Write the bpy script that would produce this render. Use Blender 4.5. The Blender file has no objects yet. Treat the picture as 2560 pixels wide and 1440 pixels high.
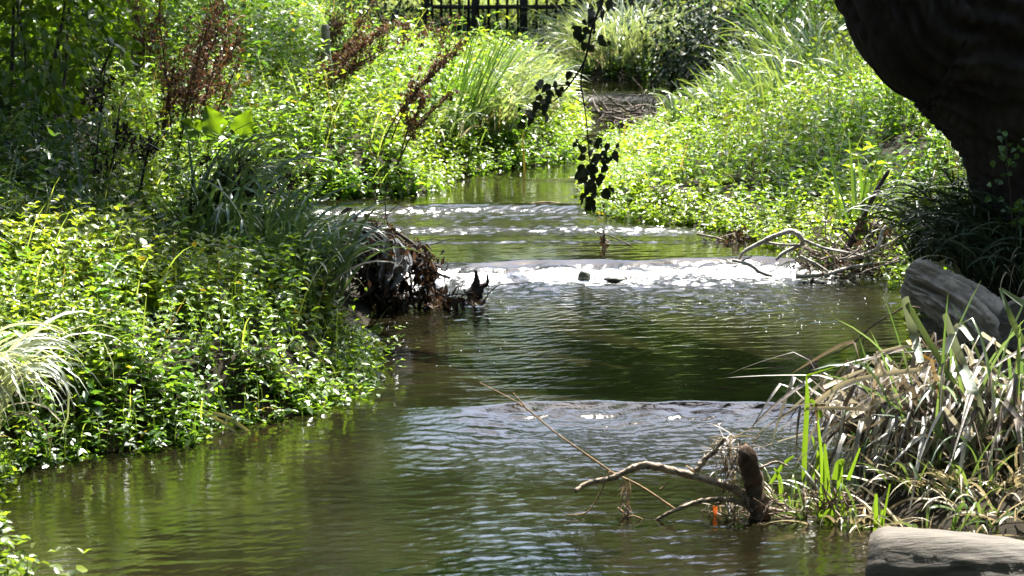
import bpy, math, random
import numpy as np
from mathutils import Vector
rng = np.random.default_rng(11)
random.seed(5)
scene = bpy.context.scene
COL = scene.collection
# ------------------------------------------------------------------ camera
H = 3.0; F = 7260.0; PIT = math.radians(8.47)
cp, sp = math.cos(PIT), math.sin(PIT)
cd = bpy.data.cameras.new('camera'); cam = bpy.data.objects.new('camera', cd); COL.objects.link(cam)
cam.location = (0, 0, H); cam.rotation_euler = (math.pi/2 - PIT, 0, 0)
cd.sensor_width = 36; cd.lens = 36*F/2560; cd.clip_start = .1; cd.clip_end = 2000
cd.dof.use_dof = True; cd.dof.focus_distance = 16.5; cd.dof.aperture_fstop = 7.5
scene.camera = cam
def ray(x, y):
    dx = (x-1280)/F; dy = (720-y)/F
    return np.array([dx, cp+dy*sp, -sp+dy*cp])
def PZ(x, y, z=0.0):                 # point on the horizontal plane z
    r = ray(x, y); t = (z-H)/r[2]; return np.array([0, 0, H]) + r*t
def PY(x, y, Y):                     # point at distance Y
    r = ray(x, y); t = Y/r[1]; return np.array([0, 0, H]) + r*t
def XP(px, Y, z=.5): return (px-1280)/F*(Y*cp+(H-z)*sp)
def TOPX(X, Y, Z):
    D = Y*cp+(H-Z)*sp; u = Y*sp+(Z-H)*cp
    return 1280+F*X/D, 720-F*u/D
def nrm(v): return v/np.maximum(np.linalg.norm(v, axis=-1, keepdims=True), 1e-9)
def ss(t): t = np.clip(t, 0, 1); return t*t*(3-2*t)

# ------------------------------------------------------------------ noise
def vnoise(x, y, seed=0):
    xi = np.floor(x).astype(np.int64); yi = np.floor(y).astype(np.int64)
    fx = x-xi; fy = y-yi; fx = fx*fx*(3-2*fx); fy = fy*fy*(3-2*fy)
    def h(a, b):
        n = (a*374761393 + b*668265263 + seed*1442695041) & 0x7fffffff
        n = ((n ^ (n >> 13))*1274126177) & 0x7fffffff
        return ((n ^ (n >> 16)) & 0xffff)/65535.0
    return (h(xi, yi)*(1-fx)+h(xi+1, yi)*fx)*(1-fy)+(h(xi, yi+1)*(1-fx)+h(xi+1, yi+1)*fx)*fy
def fbm(x, y, o=3, seed=0):
    s = 0; a = .5; tot = 0
    for k in range(o):
        s = s+a*vnoise(x*2**k, y*2**k, seed+k*17); tot += a; a *= .5
    return s/tot

# ------------------------------------------------------------------ stream levels and edges
STEPS = [(15.2, .36, .078), (20.25, .34, .105), (23.05, .34, .045), (24.9, .2, .012), (28.3, .4, .05), (32.0, .35, .11)]
def stepc(i, x):
    Yc = STEPS[i][0]
    if i == 0: return Yc + .03*np.sin(x*6.3)+.02*np.sin(x*14.1+1) + .10*np.sin(x*1.7+.4) - .10*(x-.8)**2*.25 + .05
    if i == 1: return Yc - .10 + .24*(x-.6)*.5 + .05*np.sin(x*5.1) + .03*np.sin(x*11.3+1)
    if i == 2: return Yc + .12*np.sin(x*2.1+2)
    return Yc + .1*np.sin(x*2.7+i)
def WL(x, Y):
    z = np.zeros_like(np.asarray(Y, float))
    for i, (yc, w, dz) in enumerate(STEPS):
        if i == 0: w = w+1.1*ss((.1-np.asarray(x))/.9)
        if i < 2:
            u = np.clip((stepc(i, x)+.12-Y)/(w*(1.5 if i == 0 else 1.35)), 0, 1); z = z + dz*(1-u)**(2.0 if i == 0 else 1.6)*np.where(Y > stepc(i, x)+.12, 1, 1)
        else: z = z + dz*ss((Y-stepc(i, x))/w+.5)
    return z
def wlc(Y): return float(sum(dz for yc, w, dz in STEPS if Y > yc))
LE = [(-420,1750),(-300,1440),(-120,1290),(10,1180),(200,1152),(480,1120),(560,1085),(650,1052),(760,1036),(880,985),(925,900),(940,820),(955,762),(960,735),(890,690),(800,640),(715,590),(690,540),(700,512),(780,501),(1080,483),(1105,455),(1250,425),(1420,404),(1455,380),(1462,340),(1452,280),(1442,250),(1425,215),(1410,195),(1300,150),(1235,130),(1225,110),(1215,80)]
RE = [(3000,1750),(2900,1440),(2700,1372),(2480,1335),(2250,1310),(2150,1250),(2110,1150),(2140,1050),(2230,950),(2285,870),(2280,780),(2255,700),(2080,688),(2060,655),(1900,603),(1770,572),(1500,546),(1472,510),(1500,450),(1532,400),(1552,350),(1650,335),(1690,300),(1702,240),(1702,212),(1640,203),(1440,199),(1400,165),(1368,140),(1350,118),(1345,80)]
def edge(lst):
    out = []
    for x, y in lst:
        z = 0.0
        for _ in range(6):
            p = PZ(x, y, z); z = wlc(p[1])
        out.append(p[:2])
    a = np.array(out)
    for i in range(1, len(a)):
        if a[i, 1] <= a[i-1, 1]: a[i, 1] = a[i-1, 1]+.03
    return a
LEW, REW = edge(LE), edge(RE)
def xl(Y): return np.interp(Y, LEW[:, 1], LEW[:, 0])
def xr(Y): return np.interp(Y, REW[:, 1], REW[:, 0])
def densify(a, s=.08):
    o = []
    for p, q in zip(a[:-1], a[1:]):
        n = max(1, int(np.linalg.norm(q-p)/s))
        for k in range(n): o.append(p+(q-p)*k/n)
    o.append(a[-1]); return np.array(o)
GX = np.arange(-9, 9.01, .1); GY = np.arange(4, 50.01, .1)
gx, gy = np.meshgrid(GX, GY)
def dgrid(E):
    E = densify(E); out = np.empty(gx.shape)
    for r in range(gx.shape[0]):
        m = np.abs(E[:, 1]-GY[r]) < 6
        P = E[m] if m.any() else E[np.argsort(np.abs(E[:, 1]-GY[r]))[:4]]
        out[r] = np.sqrt(((gx[r][:, None]-P[None, :, 0])**2+(gy[r][:, None]-P[None, :, 1])**2).min(1))
    return out
DL = dgrid(LEW); DR = dgrid(REW)
left = gx < xl(gy); right = gx > xr(gy)
SD = np.where(left, DL, np.where(right, DR, -np.minimum(DL, DR)))   # >0 on land
def samp(G, x, Y):
    x = np.clip(np.asarray(x, float), -8.99, 8.99); Y = np.clip(np.asarray(Y, float), 4.01, 49.9)
    fx = (x+9)/.1; fy = (Y-4)/.1
    i = np.floor(fx).astype(int); j = np.floor(fy).astype(int)
    i = np.clip(i, 0, len(GX)-2); j = np.clip(j, 0, len(GY)-2); fx = fx-i; fy = fy-j
    return (G[j, i]*(1-fx)+G[j, i+1]*fx)*(1-fy)+(G[j+1, i]*(1-fx)+G[j+1, i+1]*fx)*fy
def sdist(x, Y): return samp(SD, x, Y)
def terr(x, Y):
    x = np.asarray(x, float); Y = np.asarray(Y, float)
    d = sdist(x, Y); w = WL(np.clip(x, -4, 4), Y)
    lft = x < (xl(Y)+xr(Y))/2
    low = ss((Y-15.3)/1.2)
    bl = (.27*ss(d/.38)+.15*np.clip(d-.3, 0, 7))*(1-.68*ss((Y-29.5)/2)*ss((x+2.4)/.9))
    bl *= 1-.55*ss((x+3.4)/.8)*ss((Y-16.6)/1.0)*ss((23.6-Y)/1.6)
    br = (.10+.02*low)*ss(d/.4)+(.06+.02*low)*np.clip(d-.3, 0, 7)+.17*low*np.clip(d-1.3, 0, 4)*ss((d-1.1)/1.2)
    land = w+np.where(lft, bl, br)+.05*(fbm(x*1.7, Y*1.7, 3, 3)-.5)*ss(d/.3)
    bed = w-.04-.24*ss(-d/.35)
    z = np.where(d > 0, land, bed)
    k = ss((Y-39.5)/5)
    field = .47+.004*np.clip(Y-45, 0, 300)+.06*(fbm(x*.3, Y*.3, 2, 9)-.5)
    return z*(1-k)+field*k

def GH(px, py, off=.25):
    """first point along a view ray that lies on the ground raised by off"""
    Y = np.arange(11, 48, .04); p = np.array([PY(px, py, y) for y in Y]); t = terr(p[:, 0], p[:, 1])
    k = np.argmax(p[:, 2] < t+off) if (p[:, 2] < t+off).any() else len(Y)-1; return np.array([p[k, 0], p[k, 1], t[k]])
SE, SA = math.radians(58), math.radians(20)       # sun elevation, azimuth right of straight ahead
def over(p, z):                       # where a leaf at height z must hang to shade the point p
    p = np.array(p, float); h = (z-p[2])/math.tan(SE); return np.array([p[0]+math.sin(SA)*h, p[1]+math.cos(SA)*h, z])
# ------------------------------------------------------------------ mesh building
def prop(o, label=None, cat=None, group=None, kind=None):
    if label: o['label'] = label
    if cat: o['category'] = cat
    if group: o['group'] = group
    if kind: o['kind'] = kind
    return o
class MB:
    def __init__(s): s.V = []; s.T = []; s.C = []; s.n = 0
    def add(s, V, T, C=None):
        V = np.asarray(V, float).reshape(-1, 3); T = np.asarray(T, int).reshape(-1, 3)
        if C is None: C = np.full((len(V), 3), .3)
        C = np.asarray(C, float)
        if C.ndim == 1: C = np.tile(C, (len(V), 1))
        s.V.append(V); s.T.append(T+s.n); s.C.append(C); s.n += len(V); return s
    def build(s, name, mat, parent=None, smooth=False, loc=None):
        V = np.concatenate(s.V); T = np.concatenate(s.T); C = np.concatenate(s.C)
        if parent is not None: V = V-np.array(parent.location)
        elif loc is not None: V = V-np.array(loc)
        me = bpy.data.meshes.new(name)
        me.vertices.add(len(V)); me.vertices.foreach_set('co', V.astype(np.float32).ravel())
        me.loops.add(len(T)*3); me.loops.foreach_set('vertex_index', T.astype(np.int32).ravel())
        me.polygons.add(len(T)); me.polygons.foreach_set('loop_start', np.arange(0, len(T)*3, 3, dtype=np.int32))
        if smooth: me.polygons.foreach_set('use_smooth', np.ones(len(T), bool))
        a = me.attributes.new('Col', 'FLOAT_COLOR', 'POINT')
        a.data.foreach_set('color', np.c_[C, np.ones(len(C))].astype(np.float32).ravel())
        me.update(calc_edges=True); me.validate()
        me.materials.append(mat)
        o = bpy.data.objects.new(name, me); COL.objects.link(o)
        if parent is not None: o.parent = parent
        elif loc is not None: o.location = loc
        return o
def empty(name, loc, label, cat, group=None):
    o = bpy.data.objects.new(name, None); o.empty_display_size = .2; COL.objects.link(o)
    o.location = tuple(float(v) for v in loc); return prop(o, label, cat, group)

def catmull(P, n=6):
    P = np.asarray(P, float)
    if len(P) < 3:
        t = np.linspace(0, 1, n+1)[:, None]; return P[0]+(P[-1]-P[0])*t
    Q = np.vstack([2*P[0]-P[1], P, 2*P[-1]-P[-2]]); out = []
    for i in range(1, len(Q)-2):
        a, b, c, d = Q[i-1], Q[i], Q[i+1], Q[i+2]
        for k in range(n):
            t = k/n
            out.append(.5*((2*b)+(-a+c)*t+(2*a-5*b+4*c-d)*t*t+(-a+3*b-3*c+d)*t**3))
    out.append(Q[-2]); return np.array(out)
def frames(P):
    T = nrm(np.gradient(P, axis=0)); up = np.array([.13, .31, .94])
    a = nrm(np.cross(T, up)); b = nrm(np.cross(T, a)); return T, a, b
def tube(mb, P, R, sides=7, col=(.3, .25, .2), jit=0.0, cap=True, cv=.15):
    P = np.asarray(P, float); n = len(P); R = np.interp(np.linspace(0, 1, n), np.linspace(0, 1, len(np.atleast_1d(R))), np.atleast_1d(R))
    T, a, b = frames(P); th = np.linspace(0, 2*np.pi, sides, endpoint=False)
    rr = R[:, None]*(1+jit*rng.normal(0, 1, (n, sides)))
    V = P[:, None]+rr[..., None]*(np.cos(th)[None, :, None]*a[:, None]+np.sin(th)[None, :, None]*b[:, None])
    V = V.reshape(-1, 3); i = np.arange(n-1)[:, None]*sides; j = np.arange(sides)[None]; k = (j+1) % sides
    t1 = np.stack([i+j, i+k, i+sides+k], -1).reshape(-1, 3); t2 = np.stack([i+j, i+sides+k, i+sides+j], -1).reshape(-1, 3)
    Tt = [t1, t2]
    if cap:
        V = np.vstack([V, P[0], P[-1]]); c0 = n*sides; jj = np.arange(sides); kk = (jj+1) % sides
        Tt += [np.stack([np.full(sides, c0), kk, jj], -1), np.stack([np.full(sides, c0+1), (n-1)*sides+jj, (n-1)*sides+kk], -1)]
    C = np.asarray(col)*(1+cv*rng.normal(0, 1, (len(V), 1))); mb.add(V, np.vstack(Tt), np.clip(C, .002, 1))
def twig(mb, p, d, L, r, depth, col, wob=.35, sides=5, kids=3):
    n = 6; pts = [np.array(p, float)]; d = nrm(np.array(d, float))
    for k in range(n):
        d = nrm(d+rng.normal(0, wob/2.2, 3)); pts.append(pts[-1]+d*L/n)
    tube(mb, catmull(pts, 2), np.linspace(r, r*.4, 5), sides, col, .08)
    if depth > 0:
        for k in range(kids):
            i = rng.integers(2, n); dd = nrm(np.array(pts[i])-pts[i-1]+rng.normal(0, .75, 3))
            twig(mb, pts[i], dd, L*rng.uniform(.35, .65), r*.55, depth-1, col, wob, sides, kids)

# leaves -----------------------------------------------------------
T8 = np.array([[0,0,0],[.22,.46,.05],[.58,.40,.06],[1,0,-.14],[.58,-.40,.06],[.22,-.46,.05],[.24,0,-.05],[.6,0,-.05]])
F8 = np.array([[0,6,1],[6,7,2],[6,2,1],[7,3,2],[0,5,6],[6,5,4],[6,4,7],[7,4,3]])
T4 = np.array([[0,0,0],[.38,.46,.05],[1,0,-.12],[.38,-.46,.05],[.42,0,-.05]])
F4 = np.array([[0,4,1],[4,2,1],[0,3,4],[4,3,2]])
T2 = np.array([[0,0,0],[.42,.45,.06],[1,0,-.06],[.42,-.45,.06]]); F2 = np.array([[0,2,1],[0,3,2]])
LOD = {8: (T8, F8), 4: (T4, F4), 2: (T2, F2)}
def leaves(mb, o, d, n, L, W, col, lod=4):
    N = len(o); T, Fc = LOD[lod]; d = nrm(d); e2 = nrm(np.cross(n, d)); e3 = np.cross(d, e2)
    L = np.broadcast_to(L, (N,)); W = np.broadcast_to(W, (N,))
    bend = rng.uniform(.2, 2.2, N)
    V = (o[:, None]+(T[None, :, 0]*L[:, None])[..., None]*d[:, None]+(T[None, :, 1]*W[:, None])[..., None]*e2[:, None]
         + (T[None, :, 2]*L[:, None]*bend[:, None])[..., None]*e3[:, None])
    tt = Fc[None]+(np.arange(N)*len(T))[:, None, None]
    mb.add(V.reshape(-1, 3), tt.reshape(-1, 3), np.repeat(col, len(T), 0))
def mixcol(c0, c1, t): return np.asarray(c0)[None]*(1-t[:, None])+np.asarray(c1)[None]*t[:, None]
def blades(mb, P, az, el0, droop, L, w, c0, c1, nseg=7, kink=None, kang=None, twist=None, pw=1.6):
    N = len(P); t = np.linspace(0, 1, nseg+1)[None]
    B = lambda v: np.broadcast_to(np.asarray(v, float), (N,))[:, None]
    el = B(el0)-B(droop)*t**pw
    if kink is not None: el = el-B(kang)*ss((t-B(kink))/.06+.5)
    azz = B(az)+rng.normal(0, .25, (N, 1))*t
    D = np.stack([np.cos(el)*np.cos(azz), np.cos(el)*np.sin(azz), np.sin(el)], -1)
    step = (B(L)/nseg)[..., None]*D; pos = P[:, None]+np.concatenate([np.zeros((N, 1, 3)), np.cumsum(step[:, :-1], 1)], 1)
    prof = np.minimum(1, .55+2.2*t)*np.clip(1-t, 0, 1)**.55+.02; wd = B(w)*prof
    S = np.stack([-np.sin(azz), np.cos(azz), 0*azz], -1); U = np.cross(D, S)
    tw = B(rng.normal(0, .5, N) if twist is None else twist)*(1+.6*t)
    S2 = np.cos(tw)[..., None]*S+np.sin(tw)[..., None]*U; U2 = np.cross(D, S2)
    V = np.stack([pos-S2*wd[..., None]*.5, pos-U2*wd[..., None]*.16, pos+S2*wd[..., None]*.5], 2)
    m = 3*(nseg+1); i = (np.arange(nseg)*3)[:, None]
    f = np.array([[0,1,4],[0,4,3],[1,2,5],[1,5,4]])
    tri = (i[:, None]+f[None]).reshape(-1, 3)
    tt = (np.arange(N)*m)[:, None, None]+tri[None]
    rnd = rng.uniform(0, 1, N); Cc = mixcol(c0, c1, rnd)*rng.uniform(.8, 1.2, (N, 1))
    mb.add(V.reshape(-1, 3), tt.reshape(-1, 3), np.repeat(Cc, m, 0)); return pos
def ribbon(mb, P, w, col, n=5, face=(0, -1, .35)):
    P = catmull(P, n); k = len(P); T = nrm(np.gradient(P, axis=0)); f = np.asarray(face, float)
    S = nrm(np.cross(T, f)); U = np.cross(S, T)
    wd = np.interp(np.linspace(0, 1, k), np.linspace(0, 1, len(np.atleast_1d(w))), np.atleast_1d(w))[:, None]
    V = np.stack([P-S*wd/2, P-U*wd*.15, P+S*wd/2], 1).reshape(-1, 3); i = (np.arange(k-1)*3)[:, None]
    fq = np.array([[0,1,4],[0,4,3],[1,2,5],[1,5,4]]); mb.add(V, (i[:, None]+fq[None]).reshape(-1, 3), np.asarray(col))
def gappy(P, h, f=1.6, thr=.34, seed=71):
    n = fbm(P[:, 0]*f, P[:, 1]*f, 3, seed); k = n > thr-rng.uniform(0, .1, len(P)); return P[k], h[k]*(.45+1.1*n[k])
def mixin(mb, P, h, c0, c1, frac=.05, ll=.12):
    n = len(P); i = rng.choice(n, int(n*frac), False)              # larger nettles, grass and dead stems among the small leaves
    plants(mb, P[i], h[i]*1.35+.08, 7, ll, c0, c1, 8, t0=.25, lean=.2, wr=.5)
    i = rng.choice(n, int(n*frac*3), False); m = len(i)
    blades(mb, P[i], rng.uniform(0, 6.28, m), rng.uniform(.9, 1.5, m), rng.uniform(.3, 1.8, m), h[i]*1.2+rng.uniform(.1, .3, m), .012, (.09, .14, .04), (.24, .27, .12), 6)
    i = rng.choice(n, int(n*frac*.9), False); m = len(i)
    blades(mb, P[i], rng.uniform(0, 6.28, m), rng.uniform(1.1, 1.5, m), rng.uniform(0, .6, m), h[i]+rng.uniform(.05, .25, m), .009, (.10, .06, .035), (.24, .17, .10), 4)
def patch(P, f=1.4, seed=73): return .5+1.2*fbm(P[:, 0]*f, P[:, 1]*f, 2, seed)
def plants(mb, P, h, k, ll, c0, c1, lod=4, droop=(-.7, .35), wr=.62, t0=.2, stem=(.05, .08, .02), lean=.16, top=.5, glob=None, sw=.006):
    N = len(P); h = np.broadcast_to(h, (N,)); ll = np.broadcast_to(ll, (N,))
    ln = rng.normal(0, lean, (N, 2))
    if glob is not None: ln = ln+glob
    t = np.linspace(t0, 1, k)[None]+rng.normal(0, .03, (N, k))
    t = np.clip(t, 0, None); tt = t**1.5
    pos = np.stack([P[:, None, 0]+ln[:, 0:1]*h[:, None]*tt, P[:, None, 1]+ln[:, 1:2]*h[:, None]*tt, P[:, None, 2]+h[:, None]*t], -1)
    az = rng.uniform(0, 6.28, (N, 1))+np.arange(k)[None]*np.pi/2+rng.normal(0, .35, (N, k))
    big = fbm(P[:, 0]*1.3, P[:, 1]*1.3, 2, 21); hue = fbm(P[:, 0]*.8+9, P[:, 1]*.8, 2, 22)
    for s in (0, np.pi):
        a = az+s+rng.normal(0, .25, (N, k)); el = rng.uniform(droop[0], droop[1], (N, k))+.55*np.clip(t, 0, 1)**4
        d = np.stack([np.cos(el)*np.cos(a), np.cos(el)*np.sin(a), np.sin(el)], -1)
        n = np.stack([-np.sin(el)*np.cos(a), -np.sin(el)*np.sin(a), np.cos(el)], -1)+rng.normal(0, .3, (N, k, 3))
        sz = ll[:, None]*(1-top*np.clip(t, 0, 1)**2)*rng.uniform(.6, 1.25, (N, k))
        mx = np.clip(.55*big[:, None]+.25*t+rng.normal(.05, .22, (N, k)), 0, 1)
        keep = (rng.uniform(0, 1, (N, k)) > .08).ravel()
        c = mixcol(c0, c1, mx.ravel())*rng.uniform(.7, 1.3, (N*k, 1))*np.repeat(1+(hue[:, None]-.5)*np.array([.7, .2, -.5]), k, 0)
        yel = rng.uniform(0, 1, N*k) < .015; c[yel] = np.array([.22, .17, .03])
        leaves(mb, pos.reshape(-1, 3)[keep], d.reshape(-1, 3)[keep], n.reshape(-1, 3)[keep], sz.ravel()[keep], (sz*wr*rng.uniform(.8, 1.15, (N, k))).ravel()[keep], c[keep], lod)
    S0 = P; a = rng.uniform(0, 6.28, N)
    blades(mb, S0, np.arctan2(ln[:, 1], ln[:, 0]), np.pi/2, np.hypot(ln[:, 0], ln[:, 1])*1.2, h*1.02, sw, stem, np.array(stem)*1.3, 3)

# ------------------------------------------------------------------ materials
def newmat(name):
    m = bpy.data.materials.new(name); m.use_nodes = True; nt = m.node_tree; nt.nodes.clear()
    out = nt.nodes.new('ShaderNodeOutputMaterial'); return m, nt, out
def N_(nt, t, **kw):
    n = nt.nodes.new(t)
    for k, v in kw.items():
        if k in n.inputs: n.inputs[k].default_value = v
        else: setattr(n, k, v)
    return n
def leafmat(name, trans=.5, rough=.38, spec=.5, tcol=(1.75, 1.75, .55), bump=.25, bs=60):
    m, nt, out = newmat(name); L = nt.links
    at = N_(nt, 'ShaderNodeAttribute', attribute_name='Col')
    pr = N_(nt, 'ShaderNodeBsdfPrincipled'); pr.inputs['Roughness'].default_value = rough; pr.inputs['Specular IOR Level'].default_value = spec
    L.new(at.outputs['Color'], pr.inputs['Base Color'])
    tc = N_(nt, 'ShaderNodeTexCoord'); no = N_(nt, 'ShaderNodeTexNoise', Scale=bs); L.new(tc.outputs['Object'], no.inputs['Vector'])
    bp = N_(nt, 'ShaderNodeBump', Strength=bump, Distance=.01); L.new(no.outputs['Fac'], bp.inputs['Height']); L.new(bp.outputs['Normal'], pr.inputs['Normal'])
    mu = N_(nt, 'ShaderNodeMixRGB', blend_type='MULTIPLY'); mu.inputs[0].default_value = 1; mu.inputs[2].default_value = (*tcol, 1)
    L.new(at.outputs['Color'], mu.inputs[1]); tr = N_(nt, 'ShaderNodeBsdfTranslucent'); L.new(mu.outputs[0], tr.inputs['Color'])
    mx = N_(nt, 'ShaderNodeMixShader'); mx.inputs[0].default_value = trans
    L.new(pr.outputs[0], mx.inputs[1]); L.new(tr.outputs[0], mx.inputs[2]); L.new(mx.outputs[0], out.inputs[0]); return m
def solidmat(name, rough=.8, spec=.3, nscale=(30, 30, 30), bump=.6, dist=.01, vary=.6, detail=6):
    m, nt, out = newmat(name); L = nt.links
    at = N_(nt, 'ShaderNodeAttribute', attribute_name='Col'); tc = N_(nt, 'ShaderNodeTexCoord')
    mp = N_(nt, 'ShaderNodeMapping'); mp.inputs['Scale'].default_value = nscale; L.new(tc.outputs['Object'], mp.inputs['Vector'])
    no = N_(nt, 'ShaderNodeTexNoise', Scale=1.0, Detail=detail, Roughness=.65); L.new(mp.outputs[0], no.inputs['Vector'])
    mr = N_(nt, 'ShaderNodeMapRange'); mr.inputs['From Min'].default_value = .3; mr.inputs['From Max'].default_value = .7
    mr.inputs['To Min'].default_value = 1-vary; mr.inputs['To Max'].default_value = 1+vary*.6; L.new(no.outputs['Fac'], mr.inputs['Value'])
    mu = N_(nt, 'ShaderNodeMixRGB', blend_type='MULTIPLY'); mu.inputs[0].default_value = 1
    L.new(at.outputs['Color'], mu.inputs[1]); L.new(mr.outputs[0], mu.inputs[2])
    pr = N_(nt, 'ShaderNodeBsdfPrincipled'); pr.inputs['Roughness'].default_value = rough; pr.inputs['Specular IOR Level'].default_value = spec
    L.new(mu.outputs[0], pr.inputs['Base Color'])
    bp = N_(nt, 'ShaderNodeBump', Strength=bump, Distance=dist); L.new(no.outputs['Fac'], bp.inputs['Height']); L.new(bp.outputs['Normal'], pr.inputs['Normal'])
    L.new(pr.outputs[0], out.inputs[0]); return m
M_leaf = leafmat('leaf', .5, .34, .5)
M_shade = leafmat('leaf_glossy', .42, .33, .5)  # less translucent leaf copy; shade is put into the material
M_sedge = leafmat('sedge_blade', .30, .30, .8, (1.6, 1.6, .7), .15, 25)
M_straw = leafmat('dead_straw', .22, .5, .4, (1.2, 1.1, .8), .3, 40)
M_dead = leafmat('dead_leaf', .2, .75, .2, (1.3, 1.0, .7), .4, 40)
M_twigleaf = leafmat('thick_leaf', .12, .5, .3, (1.2, 1.3, .5), .3, 50)  # low translucency puts shade into leaves that should look dark
M_wood = solidmat('driftwood', .75, .3, (18, 18, 60), .7, .006, .55)
M_bark = solidmat('bark', .9, .15, (5, 5, 2.2), 1.0, .03, .6, 8)
M_saw = solidmat('weathered_wood', .7, .3, (3, 34, 34), .9, .010, .45, 8)
M_soil = solidmat('soil', .95, .15, (6, 6, 6), .8, .03, .5, 8)
M_fence = solidmat('fence_wood', .85, .2, (20, 20, 4), .5, .005, .4)
M_stone = solidmat('mossy_stone', .5, .5, (22, 22, 22), .6, .01, .5)
def watermat():
    m, nt, out = newmat('water'); L = nt.links
    tc = N_(nt, 'ShaderNodeTexCoord'); at = N_(nt, 'ShaderNodeAttribute', attribute_name='Col'); se = N_(nt, 'ShaderNodeSeparateColor')
    L.new(at.outputs['Color'], se.inputs[0])
    n1 = N_(nt, 'ShaderNodeTexNoise', Scale=26, Detail=3, Roughness=.55); L.new(tc.outputs['Object'], n1.inputs['Vector'])
    bp = N_(nt, 'ShaderNodeBump', Distance=.012); L.new(n1.outputs['Fac'], bp.inputs['Height']); L.new(se.outputs[0], bp.inputs['Strength'])
    nb = N_(nt, 'ShaderNodeTexNoise', Scale=1.3, Detail=5); L.new(tc.outputs['Object'], nb.inputs['Vector'])
    cr = N_(nt, 'ShaderNodeValToRGB'); cr.color_ramp.elements[0].color = (.0045, .004, .0018, 1); cr.color_ramp.elements[1].color = (.010, .0085, .0035, 1)
    cr.color_ramp.elements[0].position = .35; cr.color_ramp.elements[1].position = .7; L.new(nb.outputs['Fac'], cr.inputs[0])
    pr = N_(nt, 'ShaderNodeBsdfPrincipled'); rm = N_(nt, 'ShaderNodeMapRange'); rm.inputs['To Min'].default_value = .03; rm.inputs['To Max'].default_value = .24
    L.new(se.outputs[0], rm.inputs['Value']); L.new(rm.outputs[0], pr.inputs['Roughness']); pr.inputs['IOR'].default_value = 1.333
    L.new(bp.outputs['Normal'], pr.inputs['Normal']); L.new(cr.outputs[0], pr.inputs['Base Color'])
    # foam where the weirs churn
    mp = N_(nt, 'ShaderNodeMapping'); mp.inputs['Scale'].default_value = (13, 9, 30); L.new(tc.outputs['Object'], mp.inputs['Vector'])
    nf = N_(nt, 'ShaderNodeTexNoise', Scale=1.0, Detail=7, Roughness=.72); L.new(mp.outputs[0], nf.inputs['Vector'])
    ad = N_(nt, 'ShaderNodeMath', operation='ADD'); L.new(nf.outputs['Fac'], ad.inputs[0]); L.new(se.outputs[1], ad.inputs[1])
    mr = N_(nt, 'ShaderNodeMapRange'); mr.inputs['From Min'].default_value = .86; mr.inputs['From Max'].default_value = 1.06; L.new(ad.outputs[0], mr.inputs['Value'])
    fo = N_(nt, 'ShaderNodeBsdfPrincipled'); fo.inputs['Base Color'].default_value = (.82, .84, .86, 1); fo.inputs['Roughness'].default_value = .35
    L.new(bp.outputs['Normal'], fo.inputs['Normal'])
    mx = N_(nt, 'ShaderNodeMixShader'); L.new(mr.outputs[0], mx.inputs[0]); L.new(pr.outputs[0], mx.inputs[1]); L.new(fo.outputs[0], mx.inputs[2])
    L.new(mx.outputs[0], out.inputs[0]); return m
M_water = watermat()

# ------------------------------------------------------------------ ground
def grid(xs, ys, zf, cf, name, mat, kind='structure'):
    X, Y = np.meshgrid(xs, ys); Z = zf(X, Y); nx, ny = len(xs), len(ys)
    V = np.stack([X, Y, Z], -1).reshape(-1, 3); i = np.arange(ny-1)[:, None]*nx+np.arange(nx-1)[None]
    T = np.stack([np.stack([i, i+1, i+nx+1], -1), np.stack([i, i+nx+1, i+nx], -1)], 2).reshape(-1, 3)
    mb = MB(); mb.add(V, T, cf(X.ravel(), Y.ravel(), Z.ravel())); o = mb.build(name, mat, smooth=True); prop(o, kind=kind); return o
xs = np.concatenate([-np.geomspace(500, 8.6, 26), np.arange(-8.4, 8.41, .09), np.geomspace(8.6, 500, 26)])
ys = np.concatenate([-np.geomspace(300, 2, 16), np.arange(0, 8, 1.0), np.arange(8, 44, .1), np.geomspace(44.3, 700, 40)])
def gcol(x, y, z):
    n = fbm(x*2.3, y*2.3, 3, 31)[:, None]
    c = np.array([.018, .013, .008])*(1-n)+np.array([.028, .024, .011])*n
    k = ss((y-41)/4)[:, None]; g = np.array([.10, .13, .03])*(.8+.5*fbm(x*.8, y*.8, 3, 5)[:, None])
    return c*(1-k)+g*k
grid(xs, ys, terr, gcol, 'ground', M_soil)

# ------------------------------------------------------------------ water surface
def ripple(x, Y):
    d = sdist(x, Y)
    a = np.full_like(x, .10)-.07*ss((Y-15.4)/.3)*ss((18.6-Y)/.6)
    a += .58*ss((Y-13.5)/1.0)*ss((stepc(0, x)+.06-Y)/.15)*ss((x+1.0)/1.4)
    a += .10*ss((13.9-Y)/1.5)*ss((x+1.6)/1.5)
    t = (stepc(1, x)-Y); a += 1.3*ss((t+.12)/.15)*np.exp(-np.clip(t, 0, 9)/.75)+.5*ss((t+.05)/.2)*np.exp(-np.clip(t, 0, 9)/1.8)
    t = (stepc(2, x)-Y); a += 1.6*ss((t+.1)/.2)*np.exp(-np.clip(t, 0, 9)/.7)
    a += 1.4*np.exp(-((Y-21.85)/.25)**2)+1.0*np.exp(-((Y-21.2)/.08)**2)
    t = (stepc(3, x)-Y); a += .5*ss((t+.1)/.2)*np.exp(-np.clip(t, 0, 9)/.15)
    t = (stepc(4, x)-Y); a += .9*ss((t+.1)/.2)*np.exp(-np.clip(t, 0, 9)/.4)
    t = (stepc(5, x)-Y); a += .5*ss((t+.1)/.2)*np.exp(-np.clip(t, 0, 9)/.4)
    patch = fbm(x*1.1+3, Y*.55, 3, 77)
    return a*(.45+1.1*patch)*ss(-d/.25+.6)
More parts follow.
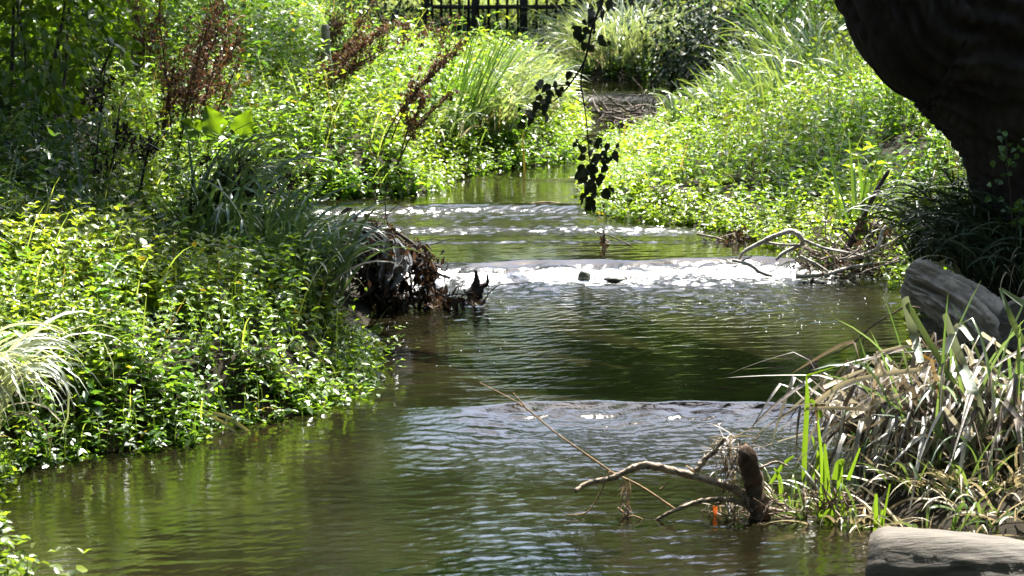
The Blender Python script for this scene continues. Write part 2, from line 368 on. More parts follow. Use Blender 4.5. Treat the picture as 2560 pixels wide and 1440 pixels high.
def spect(x, Y, lam, n, seed, spread=.7):
    r = np.random.default_rng(seed); z = 0
    for i in range(n):
        th = -np.pi/2+r.normal(0, spread); k = 2*np.pi/(lam*r.uniform(.65, 1.5))
        z = z+np.sin(k*(np.cos(th)*x+np.sin(th)*Y)+r.uniform(0, 6.28)+1.5*np.sin(x*r.uniform(1, 3)+Y*r.uniform(1, 3)))
    return z/math.sqrt(n)
def waterz(X, Y):
    a = ripple(X, Y)
    z = WL(X, Y)+a*(.0042*spect(X, Y, .13, 16, 1)+.0022*spect(X, Y, .075, 14, 2, 1.0))
    z += .0007*spect(X, Y, .30, 12, 3, .8)+.0003*spect(X, Y, .16, 10, 6, .6)
    t = stepc(1, X)-Y                                   # standing wave under the weir
    z += .02*np.exp(-((t-.42)/.12)**2)*(.4+fbm(X*3, Y*.5, 2, 8))
    t = stepc(1, X)-Y; z += .035*np.exp(-((t-.08)/.16)**2)*np.clip(fbm(X*3.1, Y*2.0, 3, 19)-.52, 0, 1)*3*(X < .9)+.03*np.exp(-((t-.3)/.2)**2)*(fbm(X*6, Y*5, 2, 29)-.5)
    t = stepc(2, X)-Y; z += .012*np.exp(-((t-.4)/.12)**2)
    return z
def wcol(x, y, z):
    a = ripple(x, y); c = np.zeros((len(x), 3)); c[:, 0] = np.clip(.03+.52*a, 0, .95)
    t = stepc(1, x)-y; f = .46*ss((t+.02)/.1)*np.exp(-np.clip(t-.1, 0, 9)/.30)*(.5+fbm(x*1.6, y*.6, 2, 12))
    f += .16*ss((t-.1)/.3)*np.exp(-np.clip(t-.5, 0, 9)/1.0)
    t = stepc(2, x)-y; f += .30*ss((t+.02)/.1)*np.exp(-np.clip(t-.05, 0, 9)/.4)+.1*np.exp(-((t-1.2)/.2)**2)
    t = stepc(4, x)-y; f += .34*ss((t+.02)/.1)*np.exp(-np.clip(t-.05, 0, 9)/.3)
    t = stepc(5, x)-y; f += .1*ss((t+.02)/.1)*np.exp(-np.clip(t-.05, 0, 9)/.2)
    c[:, 1] = f; return c
wx = np.arange(-3.2, 3.6, .021)
wy = np.concatenate([np.arange(-4, 11, .12), np.arange(11, 17, .017), np.arange(17, 24, .022), np.arange(24, 47, .05)])
grid(wx, wy, waterz, wcol, 'water', M_water)

# ------------------------------------------------------------------ scatter helpers
def scatter(dens, y0, y1, side, dmin=.03, dmax=9, pxr=(-160, 2720), cond=None):
    A = 14*(y1-y0); n = int(A*dens); x = rng.uniform(-7, 7, n); Y = rng.uniform(y0, y1, n)
    d = sdist(x, Y); mid = (xl(Y)+xr(Y))/2
    px = 1280+F*x/(Y+.3)
    k = (d > dmin) & (d < dmax) & (px > pxr[0]) & (px < pxr[1]) & ((x < mid) if side < 0 else (x > mid))
    x, Y, d, px = x[k], Y[k], d[k], px[k]
    if cond is not None:
        k = cond(x, Y, d, px); x, Y, d, px = x[k], Y[k], d[k], px[k]
    return np.c_[x, Y, terr(x, Y)-.02], d, px

# colours (linear albedo)
YG0, YG1 = (.078, .145, .018), (.195, .280, .036)
GR0, GR1 = (.036, .086, .018), (.090, .165, .034)
DK0, DK1 = (.022, .050, .014), (.045, .085, .022)  # darker leaf tones; on shaded plants they stand in for the shade
SG0, SG1 = (.040, .085, .020), (.085, .130, .035)
STRAW0, STRAW1 = (.30, .25, .16), (.48, .42, .30)
BROWN0, BROWN1 = (.06, .034, .022), (.20, .115, .07)

# ------------------------------------------------------------------ ground cover (uncountable)
def cover(name, mb, mat, label, cat):
    o = mb.build(name, mat); prop(o, label, cat, kind='stuff'); return o
mb = MB(); P, d, px = scatter(105, 20.8, 33, -1, .0, 9, (260, 1560))
hm = (.16+.28*ss(d/.9))*(.6+.8*fbm(P[:, 0]*1.1, P[:, 1]*1.1, 2, 41)); P, hm = gappy(P, hm*1.1); plants(mb, P, hm, 6, .072*patch(P), YG0, YG1, 4, t0=.15, lean=.25); mixin(mb, P, hm, YG0, YG1)
P, d, px = scatter(260, 22.6, 29, -1, -.10, .30, (700, 1440)); P[:, 2] = np.maximum(P[:, 2], WL(P[:, 0], P[:, 1]))
plants(mb, P, rng.uniform(.10, .24, len(P)), 5, .06, YG0, YG1, 4, t0=.0, lean=.4)
cover('watercress', mb, M_leaf, 'bright yellow-green leafy cover spilling down the sunlit far left bank', 'ground cover')
mb = MB(); P, d, px = scatter(70, 25.5, 38.5, -1, 1.2, 9, (-100, 1250), lambda x, Y, d, px: (Y > 30) | (px < 900)); Y_ = P[:, 1]
hm = (.30+.62*ss((900-px)/350)*ss((d-1)/3))*(.55+.8*fbm(P[:, 0]*.9, P[:, 1]*.9, 2, 43))*(1-.75*ss((Y_-31.5)/2)*ss((px-840)/80)); P, hm = gappy(P, hm*1.1, 1.1); plants(mb, P, hm, 8, .090*patch(P, 1.0), YG0, GR1, 4, t0=.15, lean=.2); mixin(mb, P, hm, GR0, GR1, .06, .14)
cover('nettles', mb, M_leaf, 'tall sunlit nettles covering the upper left bank below the fence', 'nettles')
mb = MB(); P, d, px = scatter(95, 17.2, 31, 1, .0, 9, (1430, 2560), lambda x, Y, d, px: (Y > 19.2) | (px < 2300))
hm = (.12+.14*ss(d/1.0)+.2*ss((d-1.5)/1.5))*(.6+.8*fbm(P[:, 0]*1.2, P[:, 1]*1.2, 2, 45)); P, hm = gappy(P, hm*1.15); plants(mb, P, hm, 6, .075*patch(P), YG0, YG1, 4, t0=.12, lean=.25); mixin(mb, P, hm, YG0, YG1)
P, d, px = scatter(260, 19.5, 28, 1, -.10, .40, (1440, 2300)); P[:, 2] = np.maximum(P[:, 2], WL(P[:, 0], P[:, 1]))
plants(mb, P, rng.uniform(.10, .26, len(P)), 5, .062, YG0, YG1, 4, t0=.0, lean=.4)
cover('watercress', mb, M_leaf, 'bright yellow-green leafy cover on the right bank left of the leaning trunk', 'ground cover')
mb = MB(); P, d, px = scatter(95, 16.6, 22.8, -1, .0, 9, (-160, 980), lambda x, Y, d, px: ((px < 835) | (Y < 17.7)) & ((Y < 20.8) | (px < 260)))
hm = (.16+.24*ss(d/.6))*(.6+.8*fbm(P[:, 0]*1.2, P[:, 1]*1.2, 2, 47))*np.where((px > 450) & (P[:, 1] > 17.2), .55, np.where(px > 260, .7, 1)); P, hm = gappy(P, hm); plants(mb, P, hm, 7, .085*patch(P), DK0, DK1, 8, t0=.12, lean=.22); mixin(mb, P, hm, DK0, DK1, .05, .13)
cover('nettles', mb, M_shade, 'dark green nettles in the shade on the middle left bank', 'nettles')  # darker leaf colours put the bank's shade into these nettles
mb = MB(); P, d, px = scatter(175, 12.0, 17.0, -1, -.08, 9, (-160, 960))
hm = (.08+.25*ss(d/.45))*(.65+.7*fbm(P[:, 0]*1.6, P[:, 1]*1.6, 2, 49)); P, hm = gappy(P, hm*1.12, 2.3, .38); plants(mb, P, hm, 7, (.068*patch(P, 2.0)), (.055, .11, .018), (.205, .27, .042), 8, t0=.10, lean=.28); mixin(mb, P, hm*.8, GR0, GR1, .03, .11)
P, d, px = scatter(330, 12.0, 17.0, -1, -.10, .16, (-160, 960)); P[:, 2] = np.maximum(P[:, 2], 0)+.0
plants(mb, P, rng.uniform(.10, .26, len(P)), 5, .065, GR0, (.17, .24, .022), 4, t0=.0, lean=.45)
cover('water_mint', mb, M_leaf, 'leafy mint and nettle mound overhanging the water on the near left bank', 'ground cover')
mb = MB(); P, d, px = scatter(95, 31, 39.5, 1, .0, 9, (1360, 2400), lambda x, Y, d, px: (px > 1870) | (px < 1690))
hm = (.18+.3*ss(d/2.5))*(.6+.8*fbm(P[:, 0], P[:, 1], 2, 51)); plants(mb, P, hm, 7, .085, GR0, GR1, 2, t0=.1, lean=.2)
cover('undergrowth', mb, M_leaf, 'rough mixed undergrowth on the far right bank behind the sedges', 'undergrowth')
# far meadow grass
mb = MB(); n = 16000; x = rng.uniform(-9, 9, n); Y = rng.uniform(43, 62, n); P = np.c_[x, Y, terr(x, Y)-.02]
blades(mb, P, rng.uniform(0, 6.28, n), rng.uniform(.9, 1.5, n), rng.uniform(.3, 1.2, n), rng.uniform(.12, .30, n), .02, (.09, .12, .025), (.19, .20, .06), 3)
cover('meadow_grass', mb, M_leaf, 'pale sunlit meadow grass behind the wooden fence', 'grass')

# ------------------------------------------------------------------ sedges
def sedge(x, Y, n, Lr, el=(1.0, 1.5), dr=(.4, 1.8), w=.016, c0=SG0, c1=SG1, rad=.16, azb=None, azs=.9, mat=None, label='', cat='sedge', group=None, zoff=0, name='sedge_tussock', dead=.08, kfrac=.15):
    z = float(terr(np.array([x]), np.array([Y]))[0]); z = max(z, wlc(Y)-.03)+zoff
    r = rad*np.sqrt(rng.uniform(0, 1, n)); th = rng.uniform(0, 6.28, n)
    P = np.c_[x+r*np.cos(th), Y+r*np.sin(th), np.full(n, z)]
    az = th+rng.normal(0, .5, n) if azb is None else rng.normal(azb, azs, n)
    L = rng.uniform(Lr[0], Lr[1], n); e = rng.uniform(el[0], el[1], n); dd = rng.uniform(dr[0], dr[1], n)
    kk = np.where(rng.uniform(0, 1, n) < kfrac, rng.uniform(.45, .8, n), 2.0); ka = rng.uniform(.7, 1.9, n)
    root = empty(name, (x, Y, z), label, cat, group)
    nd = int(n*dead); mb = MB()
    g = slice(nd, n); blades(mb, P[g], az[g], e[g], dd[g], L[g], w*rng.uniform(.7, 1.3, n-nd), c0, c1, 9, kk[g], ka[g])
    mb.build('blades', mat or M_sedge, root)
    if nd > 3:
        m2 = MB(); g = slice(0, nd); blades(m2, P[g], az[g], e[g]*.7, dd[g], L[g]*.8, w*.8, STRAW0, STRAW1, 7, kk[g], ka[g])
        m2.build('dead_blades', M_straw, root)
    return root
GLARE0, GLARE1 = (.12, .175, .075), (.30, .33, .21)  # white glare on the blades is put into these pale tones
GFE = 'drooping sedges along the far left water edge'
for i, (px, Y, n, Lr, lab) in enumerate([
    (1320, 27.7, 90, (.4, .62), 'pale drooping sedge right at the narrow neck of the stream'),
    (1285, 27.2, 110, (.45, .75), 'long pale sedge trailing leaves into the water left of the narrow neck'),
    (1245, 26.8, 110, (.5, .85), 'sunlit sedge arching towards the water above the yellow stalk'),
    (1290, 28.6, 110, (.5, .85), 'bright sedge clump behind the drooping water edge sedges'),
    (1310, 29.5, 80, (.35, .6), 'sedge arching over the bank top beside the hanging leafy twig'),
    (1085, 25.6, 60, (.35, .6), 'short dark sedge at the corner where the left bank turns'),
    (1215, 26.3, 90, (.4, .8), 'sedge leaning over the water right of the bank corner'),
    (1250, 28.0, 100, (.6, 1.0), 'arching sedge between the tall upright blades and the water'),
    (1330, 31.0, 50, (.3, .55), 'low sedge behind the neck of the stream'),
    (960, 33.0, 60, (.4, .7), 'sunlit sedge near the dark gap on the far left bank')]):
    sedge(XP(px, Y), Y, n, Lr, (.9, 1.5), (1.0, 2.3), .026, GLARE0, GLARE1, .28, -.5, .9, None, lab, group=GFE)
Y = GH(1150, 250, .3)[1]
sedge(XP(1145, Y), Y, 30, (.75, 1.25), (.95, 1.35), (0, .35), .030, (.045, .10, .02), (.09, .16, .03), .16, 0, .5, None, 'tall upright iris blades leaning right on the far left bank', 'iris', name='iris_clump', dead=.05, kfrac=.05)
Y = GH(1125, 200, .3)[1]
sedge(XP(1122, Y), Y, 8, (.7, 1.15), (1.3, 1.55), (0, .3), .034, (.06, .13, .02), (.11, .19, .03), .12, 0, .5, None, 'thin group of very tall yellow-green iris blades behind the leaning ones', 'iris', name='iris_clump', dead=0, kfrac=.05)
Y = GH(1215, 200, .3)[1]
sedge(XP(1200, Y), Y, 9, (.8, 1.1), (.8, 1.2), (0, .4), .032, (.06, .12, .02), (.10, .17, .03), .12, 0, .4, None, 'few iris blades slanting right towards the far water', 'iris', name='iris_clump', dead=0, kfrac=.05)
for i, (px, Y, n, lab) in enumerate([(1490, 34.75, 110, 'bright sedge at the left end of the far island of sedge'), (1560, 35.9, 130, 'tall bright sedge in the middle behind the far pool'),
    (1625, 35.3, 110, 'sedge at the right end beside the dark hawthorn'), (1400, 36.2, 90, 'sedge left of the far pool in front of the fence'), (1550, 34.7, 110, 'low sedge drooping over the back edge of the far pool'), (1460, 36.0, 90, 'sedge behind the hanging twig near the fence'), (1620, 34.55, 90, 'low sedge at the right back corner of the far pool'), (1510, 34.35, 80, 'short sedge whose blades dip into the back of the far pool'), (1590, 34.3, 80, 'short sedge at the water line under the hawthorn')]):
    sedge(XP(px, Y), Y, n, (.4, .7) if px < 1470 else (.65, 1.05), (.9, 1.5), (.7, 2.1), .024, GLARE0, GLARE1, .34, None, .9, None, lab, group='sedges behind the far pool')
for i, (px, Y, n, Lr, lab) in enumerate([(1715, 28.6, 80, (.3, .5), 'sedge nearest the far log jam on the right bank'), (1790, 29.0, 90, (.4, .65), 'sedge beside the dark hawthorn foot on the right bank'),
    (1880, 30, 110, (.55, .95), 'tall sedge with pale arching tips below the hawthorn'), (1960, 30.6, 120, (.8, 1.4), 'tallest sedge reaching the top edge left of the leaning trunk'),
    (2030, 29.5, 100, (.7, 1.1), 'sedge under the leaning trunk on the upper right bank'), (1930, 28.2, 90, (.5, .9), 'sedge in front of the tallest sedge on the right bank'),
    (1830, 27.6, 90, (.5, .8), 'low sedge above the bright right bank cover'), (1690, 27.4, 70, (.3, .5), 'low sedge at the water corner of the right bank'), (2120, 27.2, 60, (.5, .8), 'small pale sedge behind the right bank cover near the trunk')]):
    sedge(XP(px+35, Y), Y, n, Lr, (1.0, 1.5), (.4, 1.9), .030, (.07, .125, .03), (.19, .235, .09), .28, 2.6, 1.3, None, lab, group='sedges on the upper right bank')
# shaded left bank
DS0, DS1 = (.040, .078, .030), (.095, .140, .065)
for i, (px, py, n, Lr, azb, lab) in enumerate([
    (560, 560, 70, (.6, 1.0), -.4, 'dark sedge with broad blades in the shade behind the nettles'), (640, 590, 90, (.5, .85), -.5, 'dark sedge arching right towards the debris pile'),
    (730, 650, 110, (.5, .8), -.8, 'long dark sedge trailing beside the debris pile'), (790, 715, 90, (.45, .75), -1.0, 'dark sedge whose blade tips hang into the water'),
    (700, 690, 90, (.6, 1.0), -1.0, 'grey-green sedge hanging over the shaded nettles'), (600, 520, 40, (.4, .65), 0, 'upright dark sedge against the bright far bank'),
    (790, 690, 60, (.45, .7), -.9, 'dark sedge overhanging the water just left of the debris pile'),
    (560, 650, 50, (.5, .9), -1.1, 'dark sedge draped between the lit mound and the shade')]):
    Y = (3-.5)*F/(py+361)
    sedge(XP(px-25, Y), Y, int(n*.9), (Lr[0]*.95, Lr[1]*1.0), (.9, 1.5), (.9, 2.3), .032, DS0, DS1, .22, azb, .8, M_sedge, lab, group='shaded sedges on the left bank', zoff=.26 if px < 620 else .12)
Y = 18.0
sedge(XP(350, Y), Y, 16, (.5, .8), (.9, 1.45), (.3, 1.6), .036, (.05, .10, .025), (.08, .13, .03), .14, None, .9, None, 'broad-bladed iris with a folded leaf above the lit mound', 'iris', name='iris_clump', dead=0, kfrac=.4)
sedge(XP(215, 19), 19, 14, (.5, .9), (1.0, 1.5), (.2, 1.2), .03, DS0, DS1, .14, None, .9, None, 'dark broad-bladed iris under the left edge bush', 'iris', name='iris_clump', dead=0, kfrac=.2)
# clump left edge, its specular white put into pale blade colours
P0 = PZ(-75, 1165, .05)
sedge(P0[0], P0[1], 80, (.7, 1.05), (1.15, 1.5), (1.9, 3.0), .028, (.26, .29, .21), (.46, .48, .40), .14, -.5, .7, None, 'pale glaring sedge clump at the left frame edge over the water', zoff=.06)
# tussocks under the trunk, its shade put into near-black blade colours
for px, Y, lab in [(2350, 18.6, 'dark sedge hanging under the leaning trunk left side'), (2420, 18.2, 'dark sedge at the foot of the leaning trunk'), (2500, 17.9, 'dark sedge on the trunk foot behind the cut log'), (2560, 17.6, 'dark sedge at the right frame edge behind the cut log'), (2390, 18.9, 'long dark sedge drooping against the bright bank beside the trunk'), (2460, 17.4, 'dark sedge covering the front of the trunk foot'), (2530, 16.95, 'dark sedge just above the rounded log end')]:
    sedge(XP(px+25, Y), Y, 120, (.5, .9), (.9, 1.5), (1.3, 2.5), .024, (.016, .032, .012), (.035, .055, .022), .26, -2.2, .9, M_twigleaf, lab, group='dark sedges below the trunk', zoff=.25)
# iris on right bank by the leaning stick
Y = 20.6
sedge(XP(2150, Y), Y, 14, (.45, .85), (1.15, 1.5), (0, .5), .036, (.07, .13, .02), (.11, .18, .03), .16, None, .5, None, 'upright green iris blades beside the dark leaning stick', 'iris', name='iris_clump', dead=0, kfrac=.1)

# ------------------------------------------------------------------ bushes and trees
def bush(name, c, rad, ncl, nl, ll, c0, c1, lod, label, cat, group=None, mat=None, base=None, wr=.6, sig=.18, stems=9, droop=.4, bcol=(.05, .04, .03)):
    c = np.array(c, float); rad = np.array(rad, float)
    bz = base if base is not None else (c[0], c[1], float(terr(np.array([c[0]]), np.array([c[1]]))[0])-.05)
    root = empty(name, bz, label, cat, group)
    u = nrm(rng.normal(0, 1, (ncl, 3))); q = rng.uniform(.15, 1, (ncl, 1))**.45
    cc = c+u*q*rad*rng.uniform(.75, 1.15, (ncl, 1)); cc[:, 2] = np.maximum(cc[:, 2], bz[2]+.1)
    o = (cc[:, None]+rng.normal(0, sig, (ncl, nl, 3))*np.array([1, 1, .75])).reshape(-1, 3); n = len(o)
    o = o[o[:, 2] > bz[2]]; n = len(o)
    out = nrm(o-c); d = nrm(out*.6+rng.normal(0, .6, (n, 3))-np.array([0, 0, droop])); nn = nrm(np.array([0, 0, .8])+out*.5+rng.normal(0, .45, (n, 3)))
    t = np.clip(rng.normal(.45, .3, n), 0, 1); L = ll*rng.uniform(.6, 1.25, n)
    mb = MB(); leaves(mb, o, d, nn, L, L*wr, mixcol(c0, c1, t)*rng.uniform(.8, 1.2, (n, 1)), lod); mb.build('foliage', mat or M_leaf, root)
    m2 = MB(); b = np.array(bz)
    for k in range(stems):
        e = cc[rng.integers(0, ncl)]; s = b+rng.normal(0, .12, 3)*np.array([1, 1, 0]); mid = (s+e)/2+rng.normal(0, .12, 3)*np.linalg.norm(rad)*.4
        tube(m2, catmull([s, mid, e], 5), [.02*np.linalg.norm(rad), .006], 5, bcol, .05)
    m2.build('stems', M_wood, root); return root
# left edge bush
bush('elder_bush', (XP(20, 22), 22.0, 1.55), (.75, .8, 1.2), 60, 34, .11, (.035, .075, .012), (.12, .19, .018), 8, 'broad-leaved bush filling the top left corner', 'bush')
bush('elder_bush', (XP(190, 25.5), 25.5, 1.45), (.8, .8, .95), 60, 34, .11, (.05, .10, .012), (.14, .21, .018), 8, 'sunlit broad-leaved bush right of the top left corner', 'bush')
bush('bramble_bush', (XP(40, 19.6), 19.6, .85), (.55, .6, .5), 34, 26, .075, DK0, DK1, 4, 'dark bramble tangle in the shade at the left frame edge', 'bush')
for px, Y, z, r, lab, cc, mt in [
    (330, 35, 1.1, (1.1, .8, .9), 'light green bush at the top behind the brown dock stalks', (GR0, YG1), M_leaf),
    (560, 37, 1.0, (1.1, .8, .9), 'mid green bush at the top left of the pale stump', (GR0, GR1), M_leaf),
    (760, 38, .95, (1.0, .8, .9), 'grey-green bush beside the pale stump at the top', ((.05, .085, .035), (.11, .15, .06)), M_leaf),
    (930, 39, .95, (.75, .6, .9), 'dark bush at the left end of the fence', ((.014, .026, .008), (.034, .058, .016)), M_twigleaf),  # dark bushes here carry the overhanging shade in their leaf colours
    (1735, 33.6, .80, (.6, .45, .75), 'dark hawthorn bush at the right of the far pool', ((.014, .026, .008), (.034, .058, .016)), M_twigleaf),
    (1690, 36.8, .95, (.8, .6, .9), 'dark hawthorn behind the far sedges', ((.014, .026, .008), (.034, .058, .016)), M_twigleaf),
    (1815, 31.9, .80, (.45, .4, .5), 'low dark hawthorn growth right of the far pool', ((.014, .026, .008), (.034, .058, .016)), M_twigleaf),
    (1930, 35, 1.25, (1.1, .8, .9), 'small-leaved green bush behind the tall sedges', (GR0, GR1), M_leaf),
    (2130, 32.5, 1.35, (.9, .8, .8), 'small-leaved olive bush beside the leaning trunk', ((.05, .075, .018), (.10, .125, .03)), M_leaf),
    (2240, 28.5, 1.25, (.6, .7, .5), 'low olive bush just left of the trunk edge', ((.05, .075, .018), (.11, .14, .03)), M_leaf),
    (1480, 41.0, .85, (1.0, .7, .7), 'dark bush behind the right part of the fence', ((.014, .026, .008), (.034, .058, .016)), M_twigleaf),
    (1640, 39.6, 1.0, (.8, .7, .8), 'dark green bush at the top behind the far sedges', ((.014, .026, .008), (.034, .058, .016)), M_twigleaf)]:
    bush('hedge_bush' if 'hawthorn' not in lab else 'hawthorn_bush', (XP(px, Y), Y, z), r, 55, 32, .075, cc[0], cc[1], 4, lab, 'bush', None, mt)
# low growth at the fence foot, shade put into its dark leaf colours
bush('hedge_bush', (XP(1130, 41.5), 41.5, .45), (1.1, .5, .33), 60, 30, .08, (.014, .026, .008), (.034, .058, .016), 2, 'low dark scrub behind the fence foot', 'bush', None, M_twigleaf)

def crown(mb, c, r, ncl, nl, ll, c0, c1, lod=2, sig=.3, wr=.4):
    c = np.array(c, float); u = nrm(rng.normal(0, 1, (ncl, 3))); q = rng.uniform(.05, 1, (ncl, 1))**.5
    cc = c+u*q*np.array(r); o = (cc[:, None]+rng.normal(0, sig, (ncl, nl, 3))).reshape(-1, 3); n = len(o)
    d = rng.normal(0, .7, (n, 3))-np.array([0, 0, .6]); nn = np.array([0, 0, .7])+rng.normal(0, .5, (n, 3)); L = ll*rng.uniform(.7, 1.3, n)
    leaves(mb, o, d, nn, L, L*wr, mixcol(c0, c1, rng.uniform(0, 1, n)), lod); return cc
# leaning tree -------------------------------------------------------
YT = 17.4
EDGE = [(1990,-420),(2030,-250),(2068,-110),(2100,0),(2128,60),(2148,115),(2175,178),(2232,215),(2290,262),(2345,308),(2392,355),(2428,410),(2455,465),(2472,530),(2470,620),(2440,720),(2380,820)]
E = np.array([PY(x, y, YT) for x, y in EDGE])[:, [0, 2]]; tg = nrm(np.gradient(E, axis=0))
nr = np.c_[-tg[:, 1], tg[:, 0]]*1.0; nr = nr*np.sign(nr[:, :1]+1e-6)
RT = np.interp(np.arange(len(E)), [0, 3, 7, 12, 16], [.52, .60, .72, .78, .95])
Cx = E+nr*RT[:, None]
for _ in range(3): Cx[1:-1] = .25*Cx[:-2]+.5*Cx[1:-1]+.25*Cx[2:]
CL = catmull(np.c_[Cx[:, 0], np.full(len(Cx), YT+.25), Cx[:, 1]], 10)[::-1]
# recompute radius so the left outline follows the edge
Ed = densify(E, .02); RR = np.array([np.sqrt(((Ed-p[[0, 2]])**2).sum(1)).min() for p in CL])
tree = empty('willow_tree', (CL[0][0], CL[0][1], .2), 'huge dark leaning willow trunk overhanging the right bank', 'tree')
sides = 150; n = len(CL); T, a, b = frames(CL); th = np.linspace(0, 2*np.pi, sides, endpoint=False)
s_ = np.cumsum(np.r_[0, np.linalg.norm(np.diff(CL, axis=0), axis=1)])
A, S = np.meshgrid(th, s_); TH = A+S*.45
rid = 1-np.abs(2*fbm(TH*7, S*1.6, 3, 61)-1); rid2 = 1-np.abs(2*fbm(TH*16, S*4, 3, 62)-1); lump = fbm(TH*1.6+5, S*1.3, 2, 63)-.5
lump = lump*0 + (fbm(np.cos(A)*1.4+7, S*1.2, 2, 63)-.5)
rr = RR[:, None]*(1+.10*lump)+.10*(rid-.75)+.05*(rid2-.75)
V = CL[:, None]+rr[..., None]*(np.cos(th)[None, :, None]*a[:, None]+np.sin(th)[None, :, None]*b[:, None])
i = np.arange(n-1)[:, None]*sides; j = np.arange(sides)[None]; k = (j+1) % sides
TT = np.vstack([np.stack([i+j, i+k, i+sides+k], -1).reshape(-1, 3), np.stack([i+j, i+sides+k, i+sides+j], -1).reshape(-1, 3)])
cc = (np.array([.028, .023, .019])*(.15+1.0*rid.ravel()[:, None]))
mb = MB(); mb.add(V.reshape(-1, 3), TT, cc)
topp = CL[-1]
for k_ in range(7):
    e = topp+np.array([rng.uniform(-3.6, .8), rng.uniform(1, 6.5), rng.uniform(.8, 2.2)])
    tube(mb, catmull([topp+np.array([0, 0, -.2]), (topp+e)/2+rng.normal(0, .3, 3)+np.array([0, 0, .5]), e], 8), [.30, .04], 8, (.03, .024, .018), .05)
mb.build('trunk', M_bark, tree, smooth=True)
mb = MB()
def inpoly(p, poly):
    c = False; j = len(poly)-1
    for i in range(len(poly)):
        (xi, yi), (xj, yj) = poly[i], poly[j]
        if (yi > p[1]) != (yj > p[1]) and p[0] < (xj-xi)*(p[1]-yi)/(yj-yi)+xi: c = not c
        j = i
    return c
def shade(mb, poly, k, z0=4.6, z1=6.0, off=.35, nl=46, ll=.15, sig=.2, Yfix=None, world=False):
    """clumps of leaves hanging above the ground that lies in shade"""
    xs_ = [p[0] for p in poly]; ys_ = [p[1] for p in poly]; cc = []
    while len(cc) < k:
        p = (rng.uniform(min(xs_), max(xs_)), rng.uniform(min(ys_), max(ys_)))
        if not inpoly(p, poly): continue
        if world: g = np.array([p[0], p[1], float(terr(np.array([p[0]]), np.array([p[1]]))[0])+off])
        else: g = PY(p[0], p[1], Yfix) if Yfix else GH(p[0], p[1], off)+[0, 0, off]
        cc.append(over(g, rng.uniform(z0, z1)))
    cc = np.array(cc); o = (cc[:, None]+rng.normal(0, sig, (k, nl, 3))).reshape(-1, 3); n = len(o)
    d = rng.normal(0, .7, (n, 3))-np.array([0, 0, .5]); nn = np.array([0, 0, .8])+rng.normal(0, .5, (n, 3)); L = ll*rng.uniform(.7, 1.3, n)
    leaves(mb, o, d, nn, L, L*.42, mixcol(GR0, GR1, rng.uniform(0, 1, n)), 2)
shade(mb, [(-6.5,16.9),(-2.7,16.75),(-1.95,16.15),(-.8,15.95),(-.8,17.2),(-1.1,18.5),(-1.5,20.5),(-2.2,20.8),(-2.5,20.7),(-2.8,22.5),(-3.3,23.3),(-6.5,24)], 900, off=.4, world=True)
shade(mb, [(2330,400),(2430,400),(2560,600),(2560,740),(2330,720)], 60, sig=.14)
shade(mb, [(2200,-60),(2700,-60),(2700,560),(2520,560),(2400,300),(2250,160)], 150, 5.0, 6.2, Yfix=17.0)
shade(mb, [(1430,-20),(1560,-20),(1570,520),(1440,520)], 46, 4.2, 5.2, Yfix=13.0, sig=.12)
mb.build('crown', M_leaf, tree)
# trees beyond the fence (seen in the water)
def tree_far(x, Y, h, r, c0, c1, lab, grp, lm=None):
    z = float(terr(np.array([x]), np.array([Y]))[0]); root = empty('meadow_tree', (x, Y, z-.1), lab, 'tree', grp)
    mb = MB(); p = np.array([x, Y, z-.1]); tube(mb, catmull([p, p+[.2, 0, h*.3], p+[-.1, .1, h*.75]], 6), [.38, .22, .08], 9, (.06, .045, .035), .05)
    for k in range(8): tube(mb, catmull([p+[0, 0, h*rng.uniform(.2, .55)], p+np.r_[rng.normal(0, r*.4, 2), h*.6], p+np.r_[rng.normal(0, r*.6, 2), h*rng.uniform(.6, .9)]], 5), [.12, .02], 6, (.06, .045, .035), .05)
    mb.build('trunk', M_bark, root, smooth=True)
    mb = MB(); crown(mb, (x, Y, z+h*.52), (r, r, h*.48), 420, 55, .40, c0, c1, 2, .5, .55); mb.build('crown', lm or M_shade, root)
for k, (x, Y, h, r) in enumerate([(-16, 70, 19, 4.6), (-10, 72, 20, 4.4), (-5.0, 69, 19, 3.3), (4.0, 66, 20, 3.2), (8.2, 66, 19, 3.6), (13, 70, 20, 4.4), (19, 70, 19, 4.6), (-23, 74, 20, 5.2), (.2, 88, 8, 3.6), (-6.5, 54, 19, 2.7), (-12, 55, 20, 3.6), (9.5, 54, 19, 3.0), (15, 54, 20, 3.8), (4.6, 76, 27, 3.6), (-3.4, 78, 26, 2.6)]):
    c = ((.034, .042, .026), (.07, .08, .048)) if x < 2 else ((.012, .018, .009), (.026, .038, .018))  # right-hand crowns coloured darker to darken the pool's reflection
    tree_far(x, Y, h, r, *c, 'tall leafy tree standing in the meadow beyond the fence', 'trees beyond the fence', M_shade if x < 2 else M_twigleaf)
for k, (x, Y, h, r) in enumerate([(-12, 14, 14, 4.2), (-13, 24, 15, 4.4), (-14, 34, 15, 4.4), (11.5, 10, 14, 4.2), (13, 22, 15, 4.4), (14, 33, 15, 4.4), (-5.5, -3, 14, 4.6), (4.8, -4, 14, 4.6), (0, -9, 15, 5), (-11, 4, 14, 4.6), (11, 1, 14, 4.6)]):  # unseen trees added to cut sky fill and deepen contrast
    z = float(terr(np.array([x]), np.array([Y]))[0]); tree_far(x, Y, h, r, DK0, GR1, 'tall leafy tree of the wood around the stream, shading the banks', 'trees of the wood around the stream')
